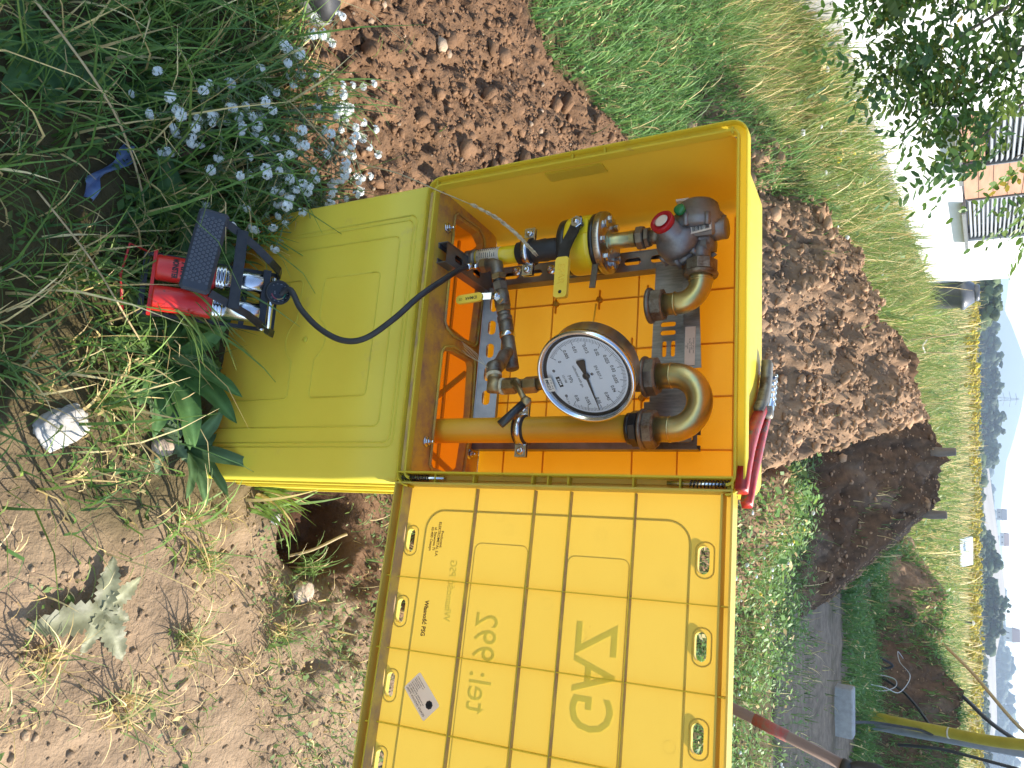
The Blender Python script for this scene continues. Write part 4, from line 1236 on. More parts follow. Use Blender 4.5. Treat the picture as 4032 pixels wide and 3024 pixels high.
# ---- outlet elbow with loose union nut
el = thing('outlet_elbow', 'greenish-gold plated 90 degree elbow hanging from the regulator outlet', 'pipe elbow', cabT(-0.041, 0.12, 0.42))
mb = MB().hexn((-0.114, 0.12, 0.50), (-0.092, 0.12, 0.50), 0.0275, 0.002, 8, (0, 0, 1))
mb.lathe([(0.028, 0), (0.029, 0.002), (0.028, 0.006)], frame_from((-0.092, 0.12, 0.50), (1, 0, 0)), 24)
mb.cyl((-0.122, 0.12, 0.50), (-0.113, 0.12, 0.50), 0.015, None, 18).build('union_nut', M_cast, el, CAB)
pts = [(-0.088, 0.12, 0.50), (-0.078, 0.12, 0.50)]
for i in range(1, 13):
    a = PI / 2 * (1 - i / 12)
    pts.append((-0.078 + 0.037 * math.cos(a), 0.12, 0.463 + 0.037 * math.sin(a)))
pts.append((-0.041, 0.12, 0.438))
MB().tube(pts, [0.0205] * 2 + [0.019] * (len(pts) - 2), 22).build('bent_tube', M_ychrom, el, CAB)
for p, d in (((-0.079, 0.12, 0.50), (1, 0, 0)), ((-0.041, 0.12, 0.455), (0, 0, 1))):
    MB().lathe([(0.019, 0), (0.0208, 0.0008), (0.0208, 0.003), (0.019, 0.004)], frame_from(p, d), 22).build('bead', M_ychrom, el, CAB)
mb = MB().hexn((-0.041, 0.12, 0.417), (-0.041, 0.12, 0.438), 0.0285, 0.002, 8)
mb.lathe([(0.0300, 0), (0.0315, 0.001), (0.0315, 0.005), (0.029, 0.008)], Matrix.Translation((-0.041, 0.12, 0.410)), 26)
mb.build('union_nut', M_cast, el, CAB)

# ---- test manifold of screwed fittings between the hose and the gauge
mf = thing('test_manifold', 'line of rusty brass and iron fittings with small yellow-handled valve', 'manifold', cabT(-0.145, 0.10, 0.06))
a = CV(-0.147, 0.10, 0.109); t_ = CV(0.045, 0.10, 0.157); ax = (t_ - a).normalized()
def fit(s0, s1, r, m, nm, hexa=0, lip=True):
    mb = MB(); p0 = a + ax * s0; p1 = a + ax * s1
    if hexa: mb.hexn(p0, p1, r, 0.0012, hexa)
    else:
        L = (p1 - p0).length
        mb.lathe([(r * 0.86, 0), (r, 0.0015), (r, L - 0.0015), (r * 0.86, L)] if lip else [(r, 0), (r, L)], frame_from(p0, ax), 20)
    return mb.build(nm, m, mf, CAB)
mb = MB().tube([a + CV(0, 0, -0.022), a + CV(0, 0, -0.008), a + CV(0.004, 0, 0.001), a + ax * 0.014, a + ax * 0.028], [0.0125, 0.0125, 0.0135, 0.0125, 0.0125], 18)
mb.build('elbow', M_cast, mf, CAB)
mb = MB().hexn(a + CV(0, 0, -0.033), a + CV(0, 0, -0.020), 0.0150, 0.001)
mb.build('hex_bush', M_brass, mf, CAB)
MB().hexn(a + CV(0, 0, -0.040), a + CV(0, 0, -0.034), 0.0115, 0.001).build('hose_nut', M_chromew, mf, CAB)
MB().cyl(a + CV(0, 0, -0.056), a + CV(0, 0, -0.039), 0.0062, None, 14).build('hose_tail', M_chromew, mf, CAB)
fit(0.024, 0.036, 0.0150, M_brass, 'hex_nipple', 6)
fit(0.0355, 0.041, 0.0120, M_blk, 'thread_seal')
fit(0.041, 0.060, 0.0145, M_cast, 'hex_socket', 6)
fit(0.060, 0.092, 0.0150, M_cast, 'valve_body')
fit(0.091, 0.104, 0.0150, M_brass, 'hex_socket', 6)
fit(0.104, 0.112, 0.0125, M_cast, 'nipple')
fit(0.112, 0.124, 0.0145, M_cast, 'coupling')
fit(0.123, 0.146, 0.0138, M_cast, 'coupling')
fit(0.145, 0.156, 0.0150, M_chromew, 'bright_collar')
fit(0.155, 0.220, 0.0128, M_cast, 'iron_tee')
sv = a + ax * 0.078
mb = MB().cyl(sv + CV(0, -0.010, 0), sv + CV(0, -0.030, 0), 0.0055, None, 12)
mb.hexn(sv + CV(0, -0.024, 0), sv + CV(0, -0.0295, 0), 0.0080, 0.0008).build('stem_nut', M_zinc, mf, CAB)
lv = MB().strip([sv + CV(0.012, -0.024, 0.012), sv + CV(0, -0.0235, 0.0), sv + CV(-0.002, -0.021, -0.012), sv + CV(-0.001, -0.026, -0.030)], 0.0022, 0.013, (1, 0, 0)).build('lever', M_zinc, mf, CAB)
Mg = Matrix.Translation(sv + CV(0.001, -0.0275, -0.054)) @ RX @ Matrix.Rotation(math.radians(-87), 4, 'Z')
gr = MB().prism(rrect(-0.028, 0.030, -0.0085, 0.0085, 0.0082, 5), 0.006, Mg @ Matrix.Translation((0, 0, -0.003))).build('lever_sleeve', M_ylever, lv, CAB)
mb = text_mb('IDMAR', 0.0085, Mg @ Matrix.Translation((-0.004, 0.0, 0.0032)), bold=0.00012)
text_mb('CE', 0.0062, Mg @ Matrix.Translation((0.019, 0.0, 0.0032)), mb=mb)
mb.build('sleeve_print', M_ink, mf, CAB)
# branch: tee -> forward elbow -> sideways -> up to the gauge
e1 = CV(0.078, 0.042, 0.158); e2 = CV(0.115, 0.032, 0.168)
MB().tube([a + ax * 0.185, a + ax * 0.185 + CV(0.012, -0.020, 0.0), e1 + CV(-0.010, 0.016, 0), e1], [0.0118, 0.0122, 0.0122, 0.0135], 18).build('branch_pipe', M_cast, mf, CAB)
MB().tube([e1 + CV(-0.006, 0.010, 0), e1 + CV(0.0, -0.002, 0.0), e1 + CV(0.012, -0.006, 0.003)], [0.0135, 0.0150, 0.0135], 18).build('elbow', M_cast, mf, CAB)
MB().tube([e1 + CV(0.010, -0.005, 0.003), e2 + CV(-0.012, 0.002, -0.003)], 0.0128, 18).build('nipple', M_brass, mf, CAB)
MB().lathe([(0.0128, 0), (0.0142, 0.001), (0.0142, 0.006), (0.0128, 0.007)], frame_from(e1 + CV(0.013, -0.006, 0.003), e2 - e1), 18).build('thread_hemp', M_rope, mf, CAB)
MB().tube([e2 + CV(-0.014, 0.002, -0.003), e2 + CV(0, 0, -0.003), e2 + CV(0.0, 0, 0.012)], [0.0132, 0.0150, 0.0132], 18).build('elbow', M_brass, mf, CAB)
MB().lathe([(0.013, 0), (0.0148, 0.001), (0.0148, 0.005), (0.013, 0.006)], frame_from(e2 + CV(0, 0, 0.012), (0, 0, 1)), 18).build('thread_hemp', M_rope, mf, CAB)
# three-way cock with T handle
g0 = e2 + CV(0, 0, 0.018)
mb = MB().hexn(g0, g0 + CV(0, 0, 0.024), 0.0150, 0.0015)
mb.lathe([(0.010, 0), (0.0115, 0.002), (0.0115, 0.016), (0.010, 0.018)], Matrix.Translation(g0 + CV(0, 0, 0.023)), 18)
mb.hexn(g0 + CV(0, 0, 0.040), g0 + CV(-0.001, 0, 0.064), 0.0150, 0.0015)
mb.cyl(g0 + CV(0, 0.0, 0.032), g0 + CV(0.0, -0.024, 0.032), 0.0095, 0.0085, 16)
mb.cyl(g0 + CV(-0.001, 0, 0.064), g0 + CV(-0.002, 0, 0.082), 0.0105, None, 16)
mb.build('gauge_cock', M_brass, mf, CAB)
h0 = g0 + CV(0, -0.022, 0.032); h1 = CV(0.150, 0.003, 0.245); h2 = CV(0.193, -0.02, 0.213)
mb = MB().tube([h0, (h0 + h1) / 2, h1], [0.0055, 0.0048, 0.0055], 12)
mb.lathe([(0.0001, -0.0095), (0.006, -0.0075), (0.0095, 0), (0.006, 0.0075), (0.0001, 0.0095)], Matrix.Translation(h1), 16)
mb.build('cock_handle', M_brass, mf, CAB)
MB().tube([h1 + (h2 - h1) * 0.12, h2], 0.0072, 16).build('black_sleeve', M_blk, mf, CAB)
mb = MB()
for k in range(5):
    p = e1 + CV(0.012, -0.012, 0.006)
    q = [p + CV(-0.008 * t * (1 + 0.1 * k), -0.003 * t, -0.012 * t + 0.003 * math.sin(t * 1.3 + k)) for t in range(6)]
    mb.tube(q, 0.0003, 4)
mb.build('loose_hemp', M_rope, mf, CAB)

# ---- pressure gauge
gn = CV(0.673, -0.7395, -0.0083).normalized(); gd = CV(0.1493, 0.1469, -0.9778); gd = (gd - gn * gd.dot(gn)).normalized()
gu = -gd; gr_ = gu.cross(gn)
gc = CV(0.1155, 0.0, 0.349)
MG = Matrix(((gr_.x, gu.x, gn.x, gc.x), (gr_.y, gu.y, gn.y, gc.y), (gr_.z, gu.z, gn.z, gc.z), (0, 0, 0, 1)))
pg = thing('pressure_gauge', 'large round steel pressure gauge with white dial and black pointer', 'pressure gauge', cabT(0.112, 0.03, 0.262))
MB().lathe([(0.0001, -0.050), (0.074, -0.050), (0.0775, -0.047), (0.0785, -0.010), (0.0785, -0.006)], MG, 64, caps=False).build('case', M_stain, pg, CAB)
MB().lathe([(0.0785, -0.012), (0.0815, -0.011), (0.0825, -0.004), (0.0815, 0.001), (0.0785, 0.002), (0.0765, 0.0), (0.0755, -0.004), (0.0745, -0.004), (0.0742, -0.0095)], MG, 72, caps=False).build('bezel', M_chromew, pg, CAB)
MB().lathe([(0.0690, -0.0090), (0.0744, -0.0088), (0.0744, -0.0080), (0.0690, -0.0082)], MG, 64, caps=False).build('seal_ring', M_rub, pg, CAB)
mb = MB().lathe([(0.0001, -0.0098), (0.0705, -0.0098), (0.0705, -0.0090), (0.0001, -0.0090)], MG, 64)
dial = mb.build('dial', M_white, pg, CAB)
for p in dial.data.polygons: p.use_smooth = False
mb = MB()
for k in range(121):
    an = math.radians(225 - 270 * k / 120)
    big = k % 10 == 0; med = k % 5 == 0
    r0 = 0.0555 if big else (0.0585 if med else 0.0605)
    w = 0.0007 if big else 0.00045
    M = MG @ Matrix.Rotation(an, 4, 'Z')
    mb.box(((r0 + 0.066) / 2, 0, -0.0087), (0.066 - r0, w, 0.0003), M)
labs = ['0', '0.005', '0.01', '0.015', '0.02', '0.025', '0.03', '0.035', '0.04', '0.045', '0.05', '0.055', '0.06']
for k, t in enumerate(labs):
    an = math.radians(225 - 270 * k / 12)
    rr_ = 0.0475 if 0 < k < 12 else 0.049
    text_mb(t, 0.0082, MG @ Matrix.Translation((rr_ * math.cos(an), rr_ * math.sin(an), -0.0086)), mb=mb, bold=0.0001, sx=0.86)
text_mb('MPa', 0.0095, MG @ Matrix.Translation((-0.001, -0.030, -0.0086)), mb=mb, sx=0.85)
text_mb('EN 837-1', 0.0078, MG @ Matrix.Translation((0.0, 0.021, -0.0086)), mb=mb, sx=0.85)
text_mb('calibrated with gas', 0.0064, MG @ Matrix.Translation((-0.002, -0.015, -0.0086)), mb=mb, sx=0.85)
text_mb('12/1788', 0.0055, MG @ Matrix.Translation((-0.004, -0.040, -0.0086)), mb=mb, sx=0.85)
text_mb('CL 0.6', 0.0048, MG @ Matrix.Translation((0.035, -0.052, -0.0086)), mb=mb)
mb.build('dial_print', M_ink, dial, CAB)
for x, y in ((0.0, 0.010), (-0.022, -0.052), (0.026, -0.051)):
    MB().lathe([(0.0001, 0.0003), (0.0026, 0.0002), (0.0026, 0)], MG @ Matrix.Translation((x, y, -0.0088)), 12).build('dial_screw', M_galv, dial, CAB)
kf = MB().prism([(-0.0095, -0.0035), (0.0095, -0.0035), (0.0095, 0.0035), (-0.0095, 0.0035)], 0.0002, MG @ Matrix.Translation((-0.001, -0.051, -0.0088))).build('maker_badge', M_ink, dial, CAB)
text_mb('KFM', 0.0066, MG @ Matrix.Translation((-0.001, -0.051, -0.0084)), bold=0.0002).build('badge_print', M_white, dial, CAB)
an = math.radians(225 - 270 * 0.0508 / 0.06)
MN = MG @ Matrix.Translation((0, 0, -0.0065)) @ Matrix.Rotation(an, 4, 'Z')
mb = MB().prism([(-0.002, -0.0022), (0.064, -0.0003), (0.064, 0.0003), (-0.002, 0.0022)], 0.0008, MN)
mb.prism([(-0.004, -0.0022), (-0.004, 0.0022), (-0.026, 0.0078), (-0.029, 0.0062), (-0.029, -0.0062), (-0.026, -0.0078)], 0.0008, MN)
mb.lathe([(0.0060, -0.0005), (0.0060, 0.0015), (0.003, 0.0022), (0.0001, 0.0022)], MN, 20)
mb.build('pointer', M_blk, pg, CAB)
MB().lathe([(0.0752, -0.0030), (0.0001, -0.0030)], MG, 48, False, caps=False).build('glass', M_clear, pg, CAB)
sk = MB().prism(rrect(-0.0125, 0.0125, -0.0075, 0.0075, 0.0008, 2), 0.0003, MG @ Matrix.Translation((-0.003, -0.067, -0.0022)) @ Matrix.Rotation(-0.12, 4, 'Z')).build('inspection_sticker', M_paper, pg, CAB)
mb = text_mb('MKD1', 0.0075, MG @ Matrix.Translation((-0.003, -0.069, -0.0017)) @ Matrix.Rotation(-0.12, 4, 'Z'), bold=0.0001)
text_mb('P W  A-2', 0.0042, MG @ Matrix.Translation((-0.003, -0.0625, -0.0017)) @ Matrix.Rotation(-0.12, 4, 'Z'), mb=mb)
mb.build('sticker_print', M_ink, sk, CAB)
mid = gc - gn * 0.026
MB().hexn(mid + gd * 0.074, mid + gd * 0.092, 0.0105, 0.001, 4).build('socket', M_brass, pg, CAB)
# ================================================================== THINGS AROUND THE CABINET
def sub_mat(p, u, v, w):
    return Matrix(((u.x, v.x, w.x, p.x), (u.y, v.y, w.y, p.y), (u.z, v.z, w.z, p.z), (0, 0, 0, 1)))
# ---- foot pump, leaning on the stand: local U along it, V across (right to left), W up off its base
pu = Vector((0.029, 0.180, 0.123)).normalized()
pv = Vector((-1, -0.05, -0.06)); pv = (pv - pu * pv.dot(pu)).normalized()
pw = pu.cross(pv)
PUMP = sub_mat(Vector((-0.138, 0.860, 0.062)), pu, pv, pw)
fp = thing('foot_pump', 'double-barrel foot pump with red cylinders and black studded pedal', 'foot pump', PUMP)
for v in (0.0, 0.110):
    MB().strip([(-0.015, v, 0.002), (0.222, v, 0.002)], 0.007, 0.010).build('base_rail', M_blk, fp, PUMP)
for u in (-0.012, 0.165, 0.222):
    MB().strip([(u, -0.004, 0.002), (u, 0.114, 0.002)], 0.010, 0.004).build('base_bar', M_blk, fp, PUMP)
br = MB().box((0.003, 0.055, 0.017), (0.006, 0.118, 0.030)).build('rear_bracket', M_red, fp, PUMP)
barrels = []
for v in (0.027, 0.083):
    b = MB().lathe([(0.018, 0.0), (0.0222, 0.001), (0.0238, 0.004), (0.0238, 0.100), (0.0232, 0.102)], frame_from((0.006, v, 0.030), (1, 0, 0), (0, 0, 1)), 36).build('barrel', M_red, fp, PUMP)
    barrels.append(b)
    MB().lathe([(0.0228, 0), (0.0238, 0.0005), (0.0238, 0.004), (0.0228, 0.005), (0.0238, 0.006), (0.0238, 0.010), (0.0228, 0.011), (0.0238, 0.012), (0.0238, 0.016), (0.0215, 0.019)], frame_from((0.108, v, 0.030), (1, 0, 0), (0, 0, 1)), 36).build('ring_cap', M_chromew, fp, PUMP)
    MB().lathe([(0.0212, 0), (0.0185, 0.066), (0.0165, 0.068)], frame_from((0.126, v, 0.030), (1, 0, 0), (0, 0, 1)), 36).build('chrome_sleeve', M_chrome, fp, PUMP)
def cyl_text(s, size, u0, v0, w0, r, bold=0.0, sx=1.0, mb=None):
    """lettering wrapped round a barrel: reads across it, letter tops away from the viewer"""
    t = text_mb(s, size, Matrix.Identity(4), bold=bold, sx=sx)
    mb = mb or MB()
    vs = []
    for x, y, z in t.v:
        a = PI / 2 + x / r            # x grows towards -V
        vs.append((u0 + y, v0 + r * math.cos(a), w0 + r * math.sin(a)))
    mb.add(vs, t.f)
    return mb
mb = cyl_text('AIR', 0.026, 0.056, 0.083, 0.030, 0.0241, 0.0006, 0.70)
cyl_text('MONSTER', 0.0135, 0.038, 0.083, 0.030, 0.0241, 0.0006, 0.66, mb)
mb.build('barrel_print', M_ink, fp, PUMP)
MB().box((0.199, 0.055, 0.028), (0.014, 0.112, 0.026)).build('head_block', M_blk, fp, PUMP)
MB().cyl((0.212, 0.000, 0.040), (0.212, 0.098, 0.040), 0.0052, None, 14).build('cross_rod', M_chromew, fp, PUMP)
ra = [(0.226, -0.006, 0.006), (0.214, -0.004, 0.030), (0.196, 0.004, 0.048), (0.170, 0.018, 0.064), (0.140, 0.028, 0.078), (0.100, 0.042, 0.094)]
la = [(0.226, 0.112, 0.006), (0.220, 0.114, 0.036), (0.200, 0.126, 0.054), (0.170, 0.146, 0.066), (0.140, 0.162, 0.078), (0.100, 0.180, 0.094)]
MB().strip(ra, 0.005, 0.014, (0, 1, 0.3)).build('pedal_arm', M_blk, fp, PUMP)
MB().strip(la, 0.005, 0.014, (0, 1, 0.3)).build('pedal_arm', M_blk, fp, PUMP)
MB().strip([(0.143, 0.022, 0.084), (0.143, 0.168, 0.084)], 0.019, 0.004).build('pedal_bar', M_blk, fp, PUMP)
MB().lathe([(0.0055, 0), (0.005, 0.003), (0.0001, 0.0035)], frame_from((0.200, -0.004, 0.046), (0, -1, 0.3)), 14).build('pivot_rivet', M_zinc, fp, PUMP)
# pedal: rubber slab with rows of round dimples
PEDAL = PUMP @ Matrix.Translation((0.082, 0.113, 0.105)) @ Matrix.Rotation(math.radians(-7), 4, 'Z') @ Matrix.Rotation(math.radians(-6), 4, 'Y')
pd = MB().box((0, 0, 0), (0.052, 0.150, 0.016), None, 0.005).build('pedal', M_rubblue, fp, PEDAL)
mb = MB()
for r in range(7):
    for q in range(15):
        u = -0.018 + r * 0.006; v = -0.056 + q * 0.0080 + (0.004 if r % 2 else 0)
        if abs(v) < 0.062: mb.lathe([(0.0030, 0), (0.0030, 0.0010), (0.0024, 0.0012), (0.0018, 0.0010), (0.0018, 0.0002), (0.0001, 0.0002)], Matrix.Translation((u, v, 0.0079)), 8)
mb.build('tread_dimples', mat('highlight_rubber_rings', (0.085, 0.09, 0.105), rough=0.6), pd, PEDAL, kind='stuff')  # highlights on the rings put into a lighter rubber colour
# pump gauge
gnv = Vector((0.10, -0.48, 0.87)).normalized()
PG = frame_from(PUMP @ Vector((0.222, 0.070, 0.052)), gnv, (1, 0, 0))
MB().lathe([(0.018, -0.022), (0.0225, -0.018), (0.0235, 0.0), (0.0235, 0.002), (0.0205, 0.0035), (0.0200, 0.001)], PG, 32, caps=False).build('gauge_case', M_rub, fp)
gd_ = MB().lathe([(0.0001, 0.0005), (0.0203, 0.0005)], PG, 32, False, caps=False).build('gauge_dial', M_ink, fp)
for a0, a1, cc, nm in ((130, 85, (0.05, 0.16, 0.6), 'blue'), (85, 40, (0.02, 0.42, 0.2), 'green'), (40, -15, (0.75, 0.5, 0.1), 'amber'), (-15, -80, (0.6, 0.04, 0.05), 'red')):
    vs = []; n_ = 8
    for i in range(n_ + 1):
        t = math.radians(a0 + (a1 - a0) * i / n_)
        vs += [(0.0118 * math.cos(t), 0.0118 * math.sin(t), 0.0009), (0.0138 * math.cos(t), 0.0138 * math.sin(t), 0.0009)]
    MB().add(vs, [(2 * i, 2 * i + 1, 2 * i + 3, 2 * i + 2) for i in range(n_)], PG).build('dial_band', mat('band_' + nm, cc, rough=0.4), gd_)
mb = MB()
for k in range(11):
    t = math.radians(215 - 270 * k / 10)
    text_mb(str(k), 0.0042, PG @ Matrix.Translation((0.0165 * math.cos(t), 0.0165 * math.sin(t), 0.0009)), mb=mb)
text_mb('BAR', 0.0035, PG @ Matrix.Translation((0, -0.007, 0.0009)), mb=mb)
mb.build('dial_print', M_paper, gd_)
MB().lathe([(0.0203, 0.0025), (0.0001, 0.0025)], PG, 24, False, caps=False).build('gauge_glass', M_clear, fp)
MB().tube([PUMP @ Vector(q) for q in ((-0.040, -0.002, 0.012), (-0.050, 0.060, 0.014), (-0.042, 0.120, 0.016), (-0.008, 0.112, 0.006))], 0.0022, 8).build('locking_wire', mat('red_wire', (0.45, 0.015, 0.012), rough=0.4), fp)

# ---- air hose from the pump gauge to the manifold
def catmull(pts, n=8):
    P = [Vector(p) for p in pts]; out = []
    for i in range(len(P) - 1):
        p0 = P[max(i - 1, 0)]; p1 = P[i]; p2 = P[i + 1]; p3 = P[min(i + 2, len(P) - 1)]
        for k in range(n):
            t = k / n
            out.append(0.5 * ((2 * p1) + (p2 - p0) * t + (2 * p0 - 5 * p1 + 4 * p2 - p3) * t * t + (3 * p1 - p0 - 3 * p2 + p3) * t ** 3))
    out.append(P[-1]); return out
hw = [CAB @ Vector(p) for p in ((-0.063, -0.085, -0.233), (-0.02, -0.085, -0.196), (0.02, -0.08, -0.148), (0.043, -0.07, -0.099), (0.039, -0.06, -0.055), (0.004, -0.05, -0.005), (-0.04, -0.035, 0.034), (-0.086, 0.01, 0.050), (-0.128, 0.062, 0.053), (-0.147, 0.095, 0.058), (-0.147, 0.10, 0.066))]
hw = [PG @ Vector((0.016, -0.004, -0.012))] + hw
ho = thing('air_hose', 'black rubber air hose looping from the foot pump up into the cabinet', 'hose', Matrix.Translation(hw[0]))
MB().tube(catmull(hw, 8), 0.0056, 12).build('rubber_tube', M_rub, ho)
mb = MB()
for t in (0.050,):
    mb.lathe([(0.0056, -0.006), (0.0072, -0.006), (0.0072, 0.006), (0.0056, 0.006)], frame_from(CAB @ Vector((-0.142, 0.086, 0.056)), CAB.to_3x3() @ Vector((-0.5, 0.75, 0.3))), 16)
mb.build('hose_clip', M_zinc, ho)

# ---- red wrench lying on the cabinet roof
wr = thing('pipe_wrench', 'worn red pipe wrench lying on top of the yellow cabinet', 'wrench', cabT(0.17, 0.12, 0.586))
def flat_bar(pts, ws, z0, z1, mb=None):
    """outline swept sideways: pts in XY, widths, between z0 and z1 (with softened top edge)"""
    mb = mb or MB(); P = [Vector((a, b, 0)) for a, b in pts]; L = []; R = []
    for i, p in enumerate(P):
        t = (P[min(i + 1, len(P) - 1)] - P[max(i - 1, 0)]).normalized(); n = Vector((-t.y, t.x, 0))
        L.append(p + n * ws[i] / 2); R.append(p - n * ws[i] / 2)
    vs = []; k = len(P)
    for i in range(k):
        c = P[i]
        for q, z in ((L[i], z0), (L[i], z1 - 0.003), (c + (L[i] - c) * 0.7, z1), (c + (R[i] - c) * 0.7, z1), (R[i], z1 - 0.003), (R[i], z0)):
            vs.append((q.x, q.y, z))
    fs = []
    for i in range(k - 1):
        for j in range(6):
            j2 = (j + 1) % 6
            fs.append((i * 6 + j, i * 6 + j2, i * 6 + 6 + j2, i * 6 + 6 + j))
    fs += [tuple(range(5, -1, -1)), tuple(range((k - 1) * 6, k * 6))]
    mb.add(vs, fs, None, True)
    return mb
flat_bar([(0.140, 0.150), (0.160, 0.120), (0.190, 0.080), (0.220, 0.048), (0.255, 0.020), (0.289, 0.000)], [0.012, 0.014, 0.017, 0.018, 0.019, 0.016], 0.5865, 0.603).build('handle', M_redw, wr, CAB)
flat_bar([(0.128, 0.205), (0.150, 0.182), (0.185, 0.145), (0.221, 0.110), (0.262, 0.070), (0.304, 0.038)], [0.013, 0.014, 0.016, 0.017, 0.018, 0.016], 0.5865, 0.602).build('handle', M_redw, wr, CAB)
flat_bar([(0.150, 0.128), (0.128, 0.160), (0.100, 0.186), (0.070, 0.200), (0.048, 0.205)], [0.018, 0.020, 0.022, 0.026, 0.022], 0.5865, 0.602).build('upper_jaw', M_cast, wr, CAB)
mb = flat_bar([(0.140, 0.195), (0.112, 0.222), (0.085, 0.238), (0.062, 0.246)], [0.018, 0.016, 0.018, 0.014], 0.5865, 0.603)
for k in range(6): mb.box((0.118 - k * 0.011, 0.2165 + k * 0.0045, 0.600), (0.004, 0.010, 0.010), None)
mb.build('toothed_jaw', M_chromew, wr, CAB)
MB().lathe([(0.011, 0), (0.011, 0.020), (0.008, 0.022), (0.0001, 0.022)], Matrix.Translation((0.142, 0.168, 0.587)), 16).build('pivot', M_cast, wr, CAB)

# ---- dry feathery grass stalk across the cabinet opening
ds = thing('dry_grass_stalk', 'long dry grass stalk with a pale feathery head slanting across the cabinet corner', 'grass stalk', Matrix.Translation((-0.66, 1.20, 0.0)))
sp = [Vector((-0.66, 1.20, 0.0)), Vector((-0.58, 1.10, 0.18))] + [CAB @ Vector(p) for p in ((-0.321, -0.1, -0.137), (-0.267, -0.08, -0.009), (-0.253, -0.02, 0.042), (-0.209, 0.0, 0.131), (-0.178, 0.03, 0.175), (-0.146, 0.06, 0.205))]
cs = catmull(sp, 6)
MB().tube(cs, [0.0012] * (len(cs) - 16) + [0.0009] * 16, 5).build('stem', M_stem, ds)
mb = MB()
for i in range(110):
    k = len(cs) - 15 + i * 14 // 110
    p = cs[k]; d = (cs[min(k + 1, len(cs) - 1)] - cs[k - 1]).normalized()
    q = Vector((random.gauss(0, 1), random.gauss(0, 1), random.gauss(0, 1))); q = (q - d * q.dot(d)).normalized()
    mb.tube([p, p + d * 0.010 + q * 0.0030, p + d * 0.020 + q * 0.0022], [0.0009, 0.0011, 0.0002], 4)
mb.build('seed_head', M_rope, ds)

# ---- spade standing behind the door
spd = thing('spade', 'spade with brown wooden shaft and black D-grip leaning behind the open door', 'spade', Matrix.Translation((1.02, 2.75, 0.0)))
s0 = Vector((1.00, 2.80, -0.02)); s1 = Vector((1.235, 2.66, 0.98))
sd = (s1 - s0).normalized()
MB().tube([s0 + sd * 0.30, s0 + sd * 0.6, s1], [0.020, 0.019, 0.018], 14).build('shaft', mat('worn_ash_wood', (0.16, 0.085, 0.05), (0.24, 0.14, 0.085), 18, rough=0.6, aniso=(1, 1, 0.15), bump=0.2, bscale=60), spd)
MB().tube([s0 + sd * 0.74, s0 + sd * 0.86], 0.0198, 14).build('red_lettering_band', mat('faded_red_band', (0.36, 0.05, 0.03), (0.22, 0.11, 0.07), 60, rough=0.6), spd)
bx = Vector((1, 0.15, 0)); bx = (bx - sd * bx.dot(sd)).normalized()
MB().tube([s1, s1 + sd * 0.03], [0.021, 0.023], 14).build('grip_socket', M_rub, spd)
MB().tube(catmull([s1 + sd * 0.02, s1 + sd * 0.05 + bx * 0.030, s1 + sd * 0.10 + bx * 0.050, s1 + sd * 0.125 + bx * 0.042, s1 + sd * 0.128, s1 + sd * 0.125 - bx * 0.042, s1 + sd * 0.10 - bx * 0.050, s1 + sd * 0.05 - bx * 0.030, s1 + sd * 0.02], 5), 0.0115, 10).build('d_grip', M_rub, spd)
bn = sd.cross(bx)
vs = []
for i, (w, t) in enumerate(((0.03, 0.30), (0.09, 0.27), (0.092, 0.12), (0.08, 0.02), (0.03, -0.05))):
    vs += [tuple(s0 + sd * t - bx * w + bn * 0.012), tuple(s0 + sd * t - bn * 0.006), tuple(s0 + sd * t + bx * w + bn * 0.012)]
mb = MB().add(vs, [(3 * i + j, 3 * i + j + 1, 3 * i + j + 4, 3 * i + j + 3) for i in range(4) for j in range(2)], None, True)
o = mb.build('blade', M_galv, spd); m_ = o.modifiers.new('thickness', 'SOLIDIFY'); m_.thickness = 0.002

# ---- rag, stones, boot, board
M_rag = mat('blue_plastic_rag', (0.13, 0.19, 0.36), (0.22, 0.30, 0.50), 40, rough=0.4, transl=0.2)
vs = []; n1, n2 = 16, 5
for i in range(n1):
    t = i / (n1 - 1); c = Vector((-0.455 + 0.115 * t, 0.858 - 0.085 * t + 0.01 * math.sin(t * 7), 0.016))
    w = 0.0085 + 0.0035 * math.sin(t * 9)
    for j in range(n2):
        s_ = (j / (n2 - 1) - 0.5) * 2
        vs.append((c.x + s_ * w * 0.6, c.y + s_ * w, c.z + 0.010 * math.sin(s_ * 4 + t * 13) + 0.005 * random.random()))
mb = MB().add(vs, [(i * n2 + j, i * n2 + j + 1, (i + 1) * n2 + j + 1, (i + 1) * n2 + j) for i in range(n1 - 1) for j in range(n2 - 1)], None, True)
rag = mb.build('plastic_strip', M_rag); tag(rag, 'crumpled strip of blue plastic lying on dark earth in the grass', 'plastic strip')
M_stone = mat('pale_stone', (0.34, 0.315, 0.28), (0.52, 0.495, 0.455), 30, rough=0.9, bump=0.7, bscale=60)
M_stone2 = mat('tan_stone', (0.36, 0.26, 0.18), (0.52, 0.40, 0.30), 22, rough=0.9, bump=0.7, bscale=60)
def stone(label, c, dims, rz, m, seed):
    v, f = lump_proto(seed, 3)
    r_ = np.random.default_rng(seed)
    v = v / (np.linalg.norm(v, axis=1)[:, None])
    v = v * (1 + 0.35 * fbm(v[:, 0] + seed, v[:, 1] + 2 * v[:, 2], 1.4, 4))[:, None]
    v = np.sign(v) * np.abs(v) ** 0.8
    v = v * np.array(dims)
    ca, sa = math.cos(rz), math.sin(rz)
    V = np.stack([v[:, 0] * ca - v[:, 1] * sa, v[:, 0] * sa + v[:, 1] * ca, v[:, 2]], 1)
    o = raw_mesh('stone', V, f, m, None, smooth=True)
    o.location = c
    return tag(o, label, 'stone', 'loose stones in front of the cabinet')
